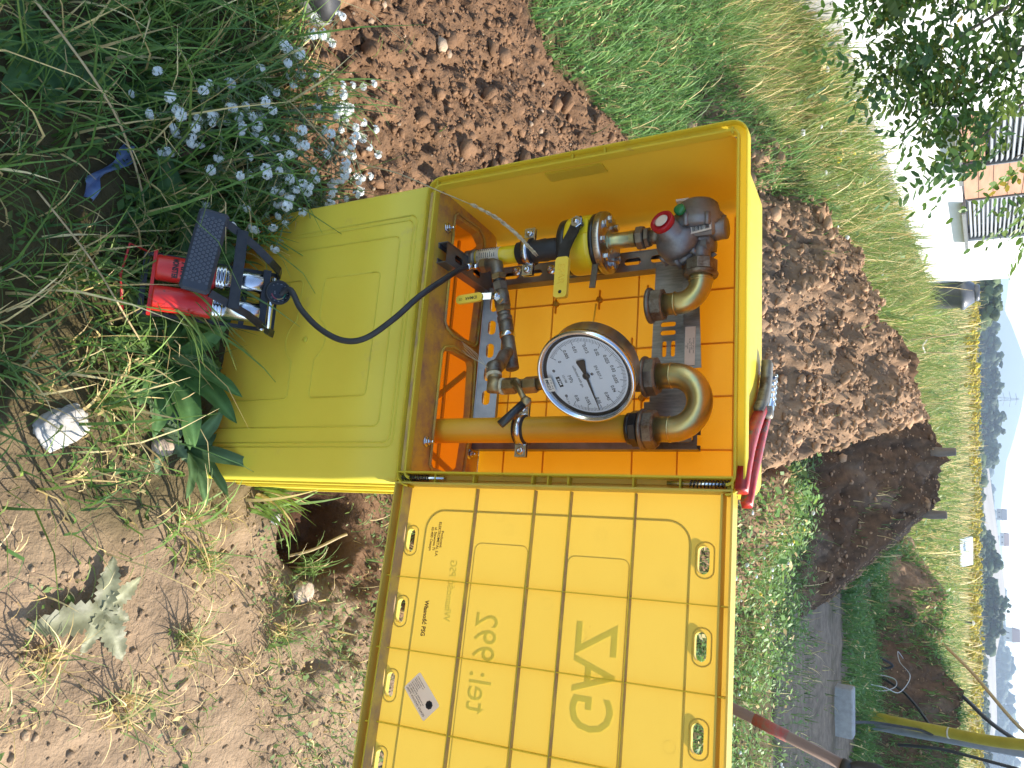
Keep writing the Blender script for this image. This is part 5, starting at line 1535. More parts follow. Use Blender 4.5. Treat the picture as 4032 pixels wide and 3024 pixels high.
stone('large pale whitish stone half hidden by grass in the near foreground', (0.068, 0.735, 0.004), (0.033, 0.046, 0.022), 0.4, M_stone, 41)
stone('flat tan stone on the trodden earth below the open door', (0.485, 1.285, 0.012), (0.026, 0.024, 0.015), 0.9, M_stone2, 43)
stone('small reddish stone between weeds in the shaded corner', (-0.475, 0.985, 0.012), (0.014, 0.018, 0.011), 0.2, mat('reddish_stone', (0.20, 0.10, 0.07), (0.28, 0.15, 0.10), 30, rough=0.9), 44)
stone('grey stone beside the corner of the yellow stand', (0.115, 0.925, 0.012), (0.022, 0.017, 0.014), 1.2, M_stone2, 45)
stone('pale pebble lying near the dug hollow', (0.300, 1.205, 0.008), (0.012, 0.010, 0.009), 0.2, M_stone, 46)

bt = thing('rubber_boot', 'toe of a dark grey rubber boot standing on the dug soil', 'boot', Matrix.Translation((-0.985, 1.345, 0.0)))
BOOT = Matrix.Translation((-0.985, 1.275, 0.02)) @ Matrix.Rotation(math.radians(30), 4, 'Z')
def boot_loop(z, s, dx=0.0):
    pts = []
    for k in range(28):
        a = 2 * PI * k / 28
        L = 0.135 if math.cos(a) > 0 else 0.15
        pts.append((dx + L * s * math.copysign(abs(math.cos(a)) ** 0.85, math.cos(a)), 0.052 * s * math.copysign(abs(math.sin(a)) ** 0.8, math.sin(a)), z))
    return pts
sweep_loops([boot_loop(0.0, 0.98), boot_loop(0.004, 1.02), boot_loop(0.028, 1.03), boot_loop(0.031, 1.0)], cap=True).build('sole', mat('grey_rubber_sole', (0.16, 0.155, 0.15), (0.24, 0.23, 0.22), 30, rough=0.7), bt, BOOT)
sweep_loops([boot_loop(0.030, 0.985), boot_loop(0.045, 0.975), boot_loop(0.065, 0.93, -0.006), boot_loop(0.082, 0.80, -0.022), boot_loop(0.092, 0.62, -0.045), boot_loop(0.12, 0.56, -0.065), boot_loop(0.30, 0.56, -0.07), boot_loop(0.36, 0.6, -0.07)]).build('upper', M_rub, bt, BOOT)
sweep_loops([boot_loop(0.033, 1.0), boot_loop(0.036, 1.015), boot_loop(0.040, 1.0)]).build('foxing_band', M_rub, bt, BOOT)

bd = MB().box((0, 0, 0), (0.62, 0.11, 0.024)).build('wooden_board', mat('weathered_board', (0.34, 0.25, 0.17), (0.46, 0.35, 0.25), 10, rough=0.8, aniso=(0.3, 3, 3), bump=0.3, bscale=40))
bd.location = (-2.16, 3.98, 0.085); bd.rotation_euler = (0.05, 0.03, math.radians(112))
tag(bd, 'weathered wooden board lying in the grass at the left edge', 'board')

# ---- right middle distance: kerb stone, yellow pipe, cables, conduits
M_conc = mat('concrete', (0.30, 0.29, 0.275), (0.40, 0.39, 0.37), 12, rough=0.9, bump=0.4, bscale=60)
kb = MB().box((0, 0, 0), (0.52, 0.16, 0.22), None, 0.012).build('kerb_stone', M_conc)
kb.location = (3.53, 8.85, 0.07); kb.rotation_euler = (math.radians(2), 0, math.radians(-3))
tag(kb, 'grey concrete kerb stone lying on the shaded ground', 'kerb stone')
M_pe = mat('dirty_yellow_pe_pipe', (0.34, 0.27, 0.025), (0.42, 0.34, 0.04), 4, rough=0.5, dirt=(0.25, 0.2, 0.07), dscale=3, dthr=(0.55, 0.75))
yp = thing('gas_main_pipe', 'thick dusty yellow plastic pipe standing up out of the ground', 'pipe', Matrix.Translation((4.47, 11.25, 0)))
yc = catmull([(4.47, 11.25, -0.1), (4.47, 11.22, 0.10), (4.44, 11.10, 0.5), (4.40, 11.0, 0.88), (4.30, 10.75, 1.4), (4.15, 10.5, 1.9), (4.0, 10.3, 2.4)], 6)
MB().tube(yc, 0.064, 18).build('pipe', M_pe, yp)
MB().lathe([(0.0641, -0.01), (0.067, -0.008), (0.067, 0.008), (0.0641, 0.01)], frame_from((4.385, 10.95, 0.98), Vector((4.385, 10.95, 0.98)) - Vector((4.43, 11.08, 0.6))), 18).build('white_tie', M_paper, yp)
for k in range(3):
    x = 4.42 + 0.05 * k
    MB().lathe([(0.05, 0), (0.02, 0.07), (0.0001, 0.08)], Matrix.Translation((x - 0.12 + 0.1 * k, 11.05 + 0.2 * (k % 2), 0.0)), 8).build('yellow_tape_bow', M_ypaint, yp)
def cable(label, pts, r, m, name='cable', group=None):
    o = MB().tube(catmull(pts, 7), r, 8).build(name, m)
    c = Vector(pts[0]); o.data.transform(Matrix.Translation(-c)); o.location = c
    return tag(o, label, 'cable' if name == 'cable' else 'conduit', group)
cable('black cable drooping across the foot of the yellow pipe', [(3.75, 9.0, 0.02), (3.95, 9.6, 0.03), (4.30, 10.6, 0.20), (4.42, 10.95, 0.62), (4.45, 11.05, 0.80), (4.28, 11.7, 0.45), (4.15, 12.0, 0.05), (4.05, 12.1, 0.25), (3.9, 12.0, 0.02)], 0.018, M_rub)
cable('pale looped wire rising from the weeds left of the yellow pipe', [(3.9, 10.8, 0.02), (3.98, 11.0, 0.25), (4.12, 11.3, 0.40), (4.02, 11.7, 0.5), (3.95, 12.0, 0.35), (3.9, 12.3, 0.3), (4.05, 12.5, 0.35)], 0.006, mat('grey_wire', (0.45, 0.45, 0.44), rough=0.5))
cable('white looped wire at the foot of the yellow pipe', [(4.00, 11.5, 0.02), (4.05, 11.6, 0.3), (4.12, 11.5, 0.34), (4.14, 11.3, 0.2), (4.06, 11.1, 0.03)], 0.006, mat('pale_wire', (0.4, 0.4, 0.39), rough=0.5))
M_pvc = mat('grey_conduit', (0.20, 0.22, 0.25), (0.26, 0.28, 0.31), 8, rough=0.45)
cable('thick grey conduit leaning right beside the yellow pipe', [(4.75, 11.6, 0.0), (4.62, 11.3, 0.6), (4.52, 11.1, 1.1), (4.42, 10.9, 2.2)], 0.055, M_pvc, 'conduit', 'grey conduits')
cable('dark conduit slanting behind the yellow pipe', [(4.55, 14.0, 0.4), (4.72, 13.3, 1.05), (4.95, 12.9, 1.5), (5.2, 12.6, 2.2)], 0.030, mat('dark_conduit', (0.05, 0.05, 0.055), rough=0.45), 'conduit', 'grey conduits')
cable('brown-grey pole crossing just behind the dark conduit', [(4.5, 15.0, 0.75), (4.8, 14.6, 1.2), (5.3, 14.0, 1.8), (5.6, 13.6, 2.4)], 0.028, M_stem, 'conduit', 'grey conduits')
cable('thin dark conduit at the very edge right of the yellow pipe', [(5.2, 12.2, 0.3), (5.05, 12.0, 0.8), (4.98, 11.8, 1.2), (4.9, 11.5, 1.9)], 0.022, mat('dark_conduit', (0.05, 0.05, 0.055), rough=0.45), 'conduit', 'grey conduits')
# ================================================================== SINGLE PLANTS
def leaf_mesh(L, W, curve=0.5, fold=0.25, wav=0.0, n=8, toothed=0.0, tip=1.0):
    """leaf along +X, base at origin, arching; returns (verts, quads)"""
    vs = []; xs = []
    for i in range(n + 1):
        t = i / n
        w = W * (math.sin(PI * min(1, (t * 0.94 + 0.05)) ** (0.8 * tip)) ** 0.8) * 0.5
        if toothed and i % 2: w *= (1 - toothed)
        a = curve * t
        x = L * (math.sin(a) / curve if curve > 1e-3 else t); z = -L * ((1 - math.cos(a)) / curve if curve > 1e-3 else 0)
        for s in (-1, -0.5, 0, 0.5, 1):
            vs.append((x, s * w, z + abs(s) * w * fold + wav * W * 0.15 * math.sin(t * 15 + s * 2) * abs(s)))
    fs = [(i * 5 + j, i * 5 + j + 1, i * 5 + 6 + j, i * 5 + 5 + j) for i in range(n) for j in range(4)]
    return vs, fs

def col_leaf(name, mbv, mbf, parent, M, col):
    """leaf part with its own tint and a paler midrib"""
    me = bpy.data.meshes.new(name)
    T = TH[parent.name].inverted() @ M
    me.from_pydata([tuple(T @ Vector(p)) for p in mbv], [], mbf)
    at = me.attributes.new('Col', 'FLOAT_COLOR', 'POINT')
    c = np.ones((len(mbv), 4), np.float32); c[:, :3] = col
    mid = np.arange(len(mbv)) % 5 == 2
    c[mid, :3] = np.array(col) * 1.5 + 0.02
    at.data.foreach_set('color', c.ravel())
    me.polygons.foreach_set('use_smooth', [True] * len(mbf))
    me.materials.append(M_leaf)
    o = bpy.data.objects.new(name, me); COL.objects.link(o); o.parent = parent
    return o

def dock(label, base, leaves, col, toothed=0.0, name='dock_plant', cat='plant', dry=False):
    """leaves: (azimuth deg, elevation deg, length, width, curve)"""
    t = thing(name, label, cat, Matrix.Translation(base), 'broad-leaved plants in front of the stand')
    for az, el, L, W, cu in leaves:
        M = Matrix.Translation(base) @ Matrix.Rotation(math.radians(az), 4, 'Z') @ Matrix.Rotation(math.radians(-el), 4, 'Y') @ Matrix.Rotation(random.uniform(-0.35, 0.35), 4, 'X')
        v, f = leaf_mesh(L, W, cu, 0.22, 0.35, 18, toothed)
        k = random.uniform(0.8, 1.25)
        col_leaf('leaf', v, f, t, M, [c * k for c in col])
    return t
DG = (0.080, 0.170, 0.050)
dock('dark broad-leaved plant spreading out left of the foot pump', (-0.315, 0.955, 0.0), [(160, 25, 0.17, 0.060, 0.7), (200, 30, 0.16, 0.055, 0.6), (110, 35, 0.15, 0.06, 0.8), (235, 20, 0.13, 0.05, 0.5), (75, 45, 0.14, 0.055, 0.7), (135, 55, 0.12, 0.05, 0.9), (265, 15, 0.12, 0.05, 0.6)], DG)
dock('dark broad-leaved plant under and behind the foot pump', (-0.20, 0.965, 0.0), [(165, 55, 0.16, 0.055, 0.8), (15, 60, 0.17, 0.055, 0.8), (340, 50, 0.16, 0.05, 0.9), (190, 40, 0.14, 0.05, 0.7), (150, 68, 0.15, 0.05, 0.6), (40, 72, 0.15, 0.045, 0.5)], DG)
dock('large dark dock plant against the stand right of the foot pump', (-0.055, 0.945, 0.0), [(20, 66, 0.20, 0.058, 0.7), (-8, 52, 0.20, 0.060, 0.8), (165, 58, 0.16, 0.050, 0.8), (5, 36, 0.19, 0.058, 0.7), (195, 38, 0.14, 0.045, 0.7), (-25, 34, 0.17, 0.052, 0.7), (40, 76, 0.19, 0.050, 0.5), (-50, 35, 0.13, 0.045, 0.7), (150, 74, 0.17, 0.048, 0.5)], DG)
dock('pale sunlit dock leaves in the grass before the stand', (-0.075, 0.925, 0.0), [(170, 40, 0.13, 0.05, 0.9), (215, 30, 0.13, 0.045, 0.8), (60, 60, 0.12, 0.05, 0.8), (-30, 35, 0.13, 0.045, 0.9), (260, 25, 0.12, 0.04, 0.7)], (0.12, 0.19, 0.06))  # sunlight put into a paler green than the shaded docks
dock('leafy upright weed at the right corner of the stand', (0.125, 0.985, 0.0), [(10, 66, 0.15, 0.038, 0.5), (-30, 55, 0.14, 0.034, 0.6), (170, 60, 0.13, 0.034, 0.6), (0, 45, 0.13, 0.032, 0.6), (160, 45, 0.12, 0.03, 0.6), (60, 75, 0.17, 0.032, 0.4), (200, 40, 0.1, 0.028, 0.7), (100, 30, 0.12, 0.04, 0.5)], (0.10, 0.18, 0.07))
dock('dark weed rosette in the near corner of the shaded grass', (-0.56, 0.70, 0.0), [(20, 25, 0.10, 0.05, 0.6), (80, 30, 0.11, 0.05, 0.7), (140, 25, 0.10, 0.05, 0.6), (200, 25, 0.11, 0.045, 0.6), (260, 25, 0.10, 0.045, 0.6), (320, 30, 0.10, 0.05, 0.7)], DG)
dock('wide-leaved weed at the picture corner beside dry straw', (-0.60, 0.86, 0.0), [(10, 30, 0.12, 0.055, 0.7), (70, 25, 0.13, 0.055, 0.7), (150, 30, 0.12, 0.05, 0.6), (240, 25, 0.11, 0.05, 0.6), (300, 20, 0.12, 0.05, 0.7)], DG)
dock('trampled grey-green thistle rosette on the trodden earth', (0.405, 0.80, 0.012), [(268, 6, 0.135, 0.062, 0.15), (170, 8, 0.10, 0.045, 0.2), (120, 8, 0.09, 0.042, 0.3), (20, 6, 0.11, 0.05, 0.25), (330, 8, 0.08, 0.035, 0.3), (60, 10, 0.06, 0.035, 0.3)], (0.23, 0.23, 0.13), toothed=0.28, name='thistle_rosette')
dock('small toothed thistle beside the stand corner', (0.085, 0.93, 0.0), [(90, 40, 0.10, 0.035, 0.6), (30, 30, 0.09, 0.03, 0.6), (150, 35, 0.09, 0.03, 0.6), (-20, 25, 0.09, 0.03, 0.5), (210, 25, 0.08, 0.03, 0.5)], (0.14, 0.2, 0.1), toothed=0.35, name='thistle_rosette')

# ---- long-bladed grass tufts
def tuft(label, base, n, h, w, az0, azs, bend, straw=0.1, base_col=(0.15, 0.22, 0.06), spread=0.02):
    P = np.zeros((n, 3)); P[:, 0] = RNG.normal(0, spread, n); P[:, 1] = RNG.normal(0, spread, n); P[:, 2] = -0.01
    H = h * RNG.uniform(0.45, 1.15, n)
    V, F, C = blades(P, H, w * RNG.uniform(0.6, 1.3, n), RNG.uniform(bend[0], bend[1], n), tint(n, straw, base_col, (0.8, 1.3)), np.radians(az0 + RNG.uniform(-azs, azs, n)), L=7)
    o = raw_mesh('grass_tuft', V, F, M_grass, C, smooth=True)
    o.location = base
    return tag(o, label, 'grass tuft', 'long-bladed grass tufts')
tuft('sunlit tuft of long grass arching over the pump toward the stand', (-0.20, 0.895, 0.0), 46, 0.30, 0.0075, 40, 60, (0.9, 2.0))
tuft('tuft of long grass beside the white stone', (0.02, 0.80, 0.0), 34, 0.20, 0.006, 90, 180, (0.8, 2.0), 0.2)
tuft('tuft of grass bending into the dug hollow', (0.245, 1.175, -0.005), 30, 0.17, 0.0075, 45, 70, (0.8, 1.9), 0.1)
tuft('spreading tuft of grass on the trodden earth below the stand', (0.275, 0.955, 0.0), 30, 0.18, 0.0055, 0, 180, (1.1, 2.1), 0.25)
tuft('tuft of dark grass between the flowers and the pump', (-0.37, 1.06, 0.0), 70, 0.24, 0.006, 90, 180, (0.5, 1.6), 0.08, (0.10, 0.18, 0.05), 0.05)
tuft('mass of dark grass under the white flowers', (-0.52, 1.12, 0.0), 130, 0.24, 0.0068, 90, 180, (0.5, 1.6), 0.08, (0.10, 0.18, 0.05), 0.09)
tuft('dark grass in the shaded left corner', (-0.68, 1.0, 0.0), 120, 0.22, 0.0066, 90, 180, (0.6, 1.7), 0.12, (0.10, 0.18, 0.05), 0.09)
tuft('grass with straw blades at the near left edge', (-0.62, 0.78, 0.0), 90, 0.20, 0.0064, 60, 120, (0.7, 1.8), 0.2, (0.11, 0.18, 0.05), 0.08)
tuft('grass clump below the middle of the near edge', (-0.02, 0.66, 0.0), 60, 0.14, 0.0048, 90, 180, (0.8, 1.9), 0.2, (0.09, 0.15, 0.05), 0.06)
tuft('fine green tuft half covering the dug hollow', (0.44, 1.33, -0.03), 60, 0.10, 0.004, 200, 110, (0.6, 1.7), 0.15, (0.14, 0.20, 0.06), 0.016)
tuft('low green tuft along the lower edge of the door', (0.56, 1.22, 0.0), 60, 0.09, 0.004, 90, 180, (0.8, 1.9), 0.2, (0.14, 0.20, 0.06), 0.018)
tuft('patchy low grass in the middle of the trodden earth', (0.36, 1.02, 0.0), 50, 0.10, 0.004, 90, 180, (1.0, 2.0), 0.35, (0.16, 0.2, 0.07), 0.018)
tuft('flattened grass on the earth right of the thistle', (0.52, 0.98, 0.0), 55, 0.10, 0.0038, 90, 180, (1.2, 2.1), 0.45, (0.18, 0.2, 0.08), 0.018)
tuft('dry straw tuft lying on the earth near the lower corner', (0.60, 0.84, 0.0), 44, 0.12, 0.0036, 90, 180, (1.5, 2.3), 0.7, (0.2, 0.22, 0.08), 0.018)
tuft('dry straw tuft left of the lower corner', (0.46, 0.70, 0.0), 40, 0.12, 0.0036, 90, 180, (1.5, 2.3), 0.7, (0.2, 0.22, 0.08), 0.018)
tuft('grass tuft at the rim of the dug soil by the stand', (-0.43, 1.30, 0.01), 40, 0.22, 0.006, 20, 80, (0.7, 1.8), 0.1, (0.14, 0.22, 0.06), 0.03)
tuft('grass tuft on the dug soil below the boot', (-0.72, 1.36, 0.01), 30, 0.20, 0.006, 10, 80, (0.8, 1.9), 0.12, (0.14, 0.22, 0.06), 0.03)
# long single straws crossing the shaded grass
def straw(label, pts, r):
    o = MB().tube(catmull(pts, 8), r, 5).build('straw', M_stem)
    c = Vector(pts[0]); o.data.transform(Matrix.Translation(-c)); o.location = c
    return tag(o, label, 'straw', 'single dry straws')
straw('long yellow straw slanting across the shaded corner', [(-0.66, 0.60, 0.10), (-0.56, 0.68, 0.13), (-0.48, 0.76, 0.12), (-0.42, 0.83, 0.07), (-0.36, 0.87, 0.04)], 0.0022)
straw('thin straw lying from the flowers to the blue strip', [(-0.62, 0.98, 0.06), (-0.52, 0.93, 0.05), (-0.44, 0.92, 0.04), (-0.40, 0.97, 0.03)], 0.0013)
straw('straw with seed ear over the dappled ground', [(-0.32, 0.66, 0.08), (-0.22, 0.74, 0.09), (-0.13, 0.82, 0.06), (-0.09, 0.86, 0.04)], 0.0018)
straw('bent dry straw beside the pump pedal', [(-0.52, 0.98, 0.05), (-0.44, 1.03, 0.10), (-0.36, 1.07, 0.10), (-0.30, 1.03, 0.12)], 0.0016)
straw('broken twig standing in the dug hollow', [(0.40, 1.27, -0.02), (0.385, 1.30, 0.03), (0.36, 1.345, 0.07), (0.355, 1.36, 0.08)], 0.0035)

# ---- hoary alyssum: branching stems with white flower heads
def head_mesh():
    mb = MB(); r = random.Random(3)
    for i in range(34):
        th = math.acos(1 - r.random() * 1.1); ph = r.random() * 2 * PI
        d = Vector((math.sin(th) * math.cos(ph), math.sin(th) * math.sin(ph), math.cos(th)))
        p = d * 0.0082 * r.uniform(0.75, 1.1)
        M = frame_from(p, d)
        for k in range(4):
            a = k * PI / 2 + r.random()
            c, s = math.cos(a), math.sin(a)
            w = 0.0016; L = 0.0034
            mb.add([(0, 0, 0), (c * L * 0.6 - s * w, s * L * 0.6 + c * w, 0.0004), (c * L, s * L, 0.0007), (c * L * 0.6 + s * w, s * L * 0.6 - c * w, 0.0004)], [(0, 1, 2, 3)], M)
    me = bpy.data.meshes.new('flower_head')
    me.from_pydata(mb.v, [], mb.f); me.materials.append(M_petal); me.update()
    return me
HEAD = head_mesh()
def alyssum(label, base, n, reach, lean, up, seed):
    r = random.Random(seed)
    t = thing('alyssum_plant', label, 'flowering plant', Matrix.Translation(base), 'white-flowered weeds left of the stand')
    B = Vector(base); st = MB(); heads = []; lv = MB()
    for i in range(n):
        az = math.radians(lean + r.uniform(-75, 75)); Ls = reach * r.uniform(0.55, 1.1)
        top = Vector((math.cos(az) * Ls, math.sin(az) * Ls, up * r.uniform(0.6, 1.1)))
        pts = [B + Vector((r.gauss(0, 0.01), r.gauss(0, 0.01), 0)), B + top * 0.35 + Vector((0, 0, 0.06)), B + top * 0.7 + Vector((0, 0, 0.05)), B + top]
        c = catmull(pts, 5); st.tube(c, [0.0013] * (len(c) - 5) + [0.0008] * 5, 5)
        ends = [(c[-1], (c[-1] - c[-3]).normalized())]
        for k in range(r.choice((1, 2, 2))):
            j = r.randint(7, len(c) - 4); d = Vector((r.gauss(0, 1), r.gauss(0, 1), r.uniform(0.3, 1.2))).normalized() * r.uniform(0.03, 0.07)
            bp = [c[j], c[j] + d * 0.5 + Vector((0, 0, -0.004)), c[j] + d]
            st.tube(bp, 0.0008, 4); ends.append((bp[-1], d.normalized()))
        for p, d in ends: heads.append((p, d, r.uniform(0.75, 1.2)))
        for k in range(22):                      # seed pods and small leaves along the stem
            j = r.randint(3, len(c) - 2); az2 = r.random() * 2 * PI
            q = Vector((math.cos(az2), math.sin(az2), 0.5)); L = r.uniform(0.006, 0.016); s = Vector((-math.sin(az2), math.cos(az2), 0)) * L * 0.16
            lv.add([tuple(c[j]), tuple(c[j] + q * L * 0.5 + s), tuple(c[j] + q * L), tuple(c[j] + q * L * 0.5 - s)], [(0, 1, 2, 3)])
    st.build('stems', M_herb, t)
    lv.build('small_leaves', M_herb, t, kind='stuff')
    for p, d, s in heads:
        o = bpy.data.objects.new('flower_head', HEAD); COL.objects.link(o); o.parent = t
        o.matrix_local = Matrix.Translation(p - B) @ frame_from((0, 0, 0), d) @ Matrix.Scale(s * 1.1, 4)
    return t
alyssum('white-flowered weed nearest the left picture edge', (-0.615, 0.955, 0.0), 8, 0.17, 60, 0.13, 1)
alyssum('large white-flowered weed in the middle of the flower patch', (-0.565, 1.08, 0.0), 11, 0.27, 40, 0.17, 2)
alyssum('white-flowered weed reaching toward the yellow stand', (-0.505, 1.16, 0.0), 9, 0.25, 10, 0.16, 3)
alyssum('white-flowered weed with drooping stems above the blue strip', (-0.545, 1.00, 0.0), 8, 0.17, -15, 0.10, 4)
alyssum('white-flowered weed at the edge of the dug soil', (-0.635, 1.22, 0.0), 9, 0.22, 50, 0.14, 5)
alyssum('white-flowered weed beside the boot', (-0.76, 1.17, 0.0), 9, 0.14, 60, 0.12, 6)
alyssum('small white-flowered weed below the stand corner', (-0.44, 1.22, 0.0), 7, 0.14, 20, 0.14, 7)
# ================================================================== HOUSES, TREE, FAR COUNTRY
M_render_w = mat('white_render', (0.76, 0.76, 0.75), (0.81, 0.81, 0.80), 3, rough=0.9, bump=0.25, bscale=120)
M_sill = mat('grey_metal_sill', (0.16, 0.165, 0.17), (0.20, 0.205, 0.21), 6, rough=0.4, metal=0.2)
M_slat = mat('grey_blind_slat', (0.30, 0.32, 0.34), (0.36, 0.38, 0.40), 6, rough=0.4)
M_wood = mat('terracotta_wood_cladding', (0.40, 0.20, 0.12), (0.50, 0.27, 0.165), 5, rough=0.6, aniso=(0.2, 3, 3))
M_pane = mat('dark_window_glass', (0.02, 0.025, 0.03), rough=0.05, spec=0.8)
HD = Vector((0.0775, 0.997, 0)).normalized(); HN = Vector((-HD.y, HD.x, 0))     # along the facade, and into the house
HOUSE = sub_mat(Vector((-3.06, 10.37, 0.0)), HD, HN, Vector((0, 0, 1)))
hs_ = thing('white_house', 'white rendered house beyond the meadow with grey blinds and brown cladding', 'house', HOUSE)
X0, X1, HT = -6.0, 10.25, 6.4
W1 = (0.0, 2.07); W2 = (3.70, 6.32)
wz0, wz1 = 1.13, 3.15
vs, fs = panel_with_holes([(X0, -0.3), (X1, -0.3), (X1, HT), (X0, HT)], [[(W1[0], wz0), (W2[1], wz0), (W2[1], wz1), (W1[0], wz1)]])
mb = MB().add([(a, 0, b) for a, b in vs], fs)
mb.add([(X0, 0, -0.3), (X0, 9, -0.3), (X1, 9, -0.3), (X1, 0, -0.3), (X0, 0, HT), (X0, 9, HT), (X1, 9, HT), (X1, 0, HT)], [(0, 4, 5, 1), (1, 5, 6, 2), (2, 6, 7, 3), (4, 7, 6, 5)])
hole = [(W1[0], wz0), (W2[1], wz0), (W2[1], wz1), (W1[0], wz1)]
mb.add([(a, 0, b) for a, b in hole] + [(a, 0.2, b) for a, b in hole], [(i, (i + 1) % 4, 4 + (i + 1) % 4, 4 + i) for i in range(4)])
mb.build('wall', M_render_w, hs_, HOUSE)
MB().box(((X0 + X1) / 2, 4.5, HT + 0.12), (X1 - X0 + 0.8, 9.8, 0.24)).build('roof', M_sill, hs_, HOUSE)
MB().box(((X0 + X1) / 2, -0.012, 0.05), (X1 - X0 - 0.01, 0.02, 0.5)).build('plinth', M_conc, hs_, HOUSE)
for (a_, b_), strip_h in ((W1, 0.28), (W2, 0.0)):
    w = MB().box(((a_ + b_) / 2, 0.17, (wz0 + wz1) / 2), (b_ - a_ - 0.01, 0.02, wz1 - wz0 - 0.02)).build('window', M_pane, hs_, HOUSE)
    MB().box(((a_ + b_) / 2, -0.06, wz0 + 0.01), (b_ - a_ + 0.12, 0.26, 0.05)).build('sill', M_sill, w, HOUSE)
    for x in (a_ + 0.02, b_ - 0.02):
        MB().box((x, 0.08, (wz0 + wz1) / 2 + 0.02), (0.04, 0.10, wz1 - wz0 - 0.08)).build('blind_guide', M_sill, w, HOUSE)
    if strip_h:
        for k in range(2): MB().box(((a_ + b_) / 2, 0.12, wz0 + 0.10 + 0.135 * k), (b_ - a_ - 0.1, 0.03, 0.125)).build('cladding_board', M_wood, w, HOUSE)
    z = wz0 + 0.09 + strip_h
    me_s = None
    while z < wz1 - 0.05:
        o = MB().box((0, 0, 0), (b_ - a_ - 0.12, 0.055, 0.012), Matrix.Rotation(math.radians(38), 4, 'X')) if me_s is None else None
        if o is not None:
            sl = o.build('blind_slat', M_slat, w, HOUSE @ Matrix.Translation(((a_ + b_) / 2, 0.075, z))); me_s = sl.data; zb = z
        else:
            sl = bpy.data.objects.new('blind_slat', me_s); COL.objects.link(sl); sl.parent = w; sl.location = (0, 0, z - zb)
        z += 0.062
pn = MB().box(((W1[1] + W2[0]) / 2, 0.10, (wz0 + wz1) / 2), (W2[0] - W1[1] - 0.02, 0.02, wz1 - wz0 - 0.02)).build('cladding_panel', M_sill, hs_, HOUSE)
z = wz0 + 0.03; me_s = None
while z < wz1 - 0.1:
    if me_s is None:
        b0 = MB().box(((W1[1] + W2[0]) / 2, 0.07, z + 0.09), (W2[0] - W1[1] - 0.03, 0.03, 0.178)).build('cladding_board', M_wood, pn, HOUSE); me_s = b0.data; zb = z
    else:
        b0 = bpy.data.objects.new('cladding_board', me_s); COL.objects.link(b0); b0.parent = pn; b0.location = (0, 0, z - zb)
    z += 0.186

# rain barrel at the far corner
TANK = Matrix.Translation((-2.02, 20.95, 0.0))
tk = thing('rain_barrel', 'dark grey plastic rain barrel behind the corner of the white house', 'barrel', TANK)
M_tank = mat('dark_grey_plastic', (0.07, 0.075, 0.085), (0.10, 0.105, 0.115), 6, rough=0.35)
MB().lathe([(0.24, 0), (0.30, 0.05), (0.335, 0.5), (0.34, 0.92), (0.385, 0.95), (0.385, 1.02), (0.34, 1.06), (0.22, 1.22), (0.0001, 1.25)], TANK, 32).build('tank', M_tank, tk)
MB().lathe([(0.17, 0), (0.20, 0.02), (0.20, 0.10), (0.16, 0.13), (0.0001, 0.13)], TANK @ Matrix.Translation((0, 0, 1.20)), 24).build('lid', M_tank, tk)

# added house block, unseen out of frame on the right, placed to shade the heaps
NB = Matrix.Translation((9.0, 11.2, 0.0))
nb = thing('added_shade_house', 'tall unseen house added on the right to shade the earth heaps', 'house', NB)
M_nb = mat('cream_render', (0.62, 0.58, 0.50), (0.68, 0.64, 0.56), 3, rough=0.9, bump=0.2, bscale=100)
MB().box((5.0, 2.5, 4.3), (10.0, 5.0, 9.2)).build('wall', M_nb, nb, NB)
MB().box((5.1, 2.5, 9.0), (10.4, 5.2, 0.25)).build('roof', M_sill, nb, NB)
for x in (1.5, 4.0, 6.5, 9.0):
    for z in (1.5, 4.3, 7.1):
        w = MB().box((x, -0.012, z), (1.1, 0.03, 1.4)).build('window', M_pane, nb, NB)
        MB().box((x, -0.05, z - 0.74), (1.2, 0.12, 0.05)).build('sill', M_sill, w, NB)

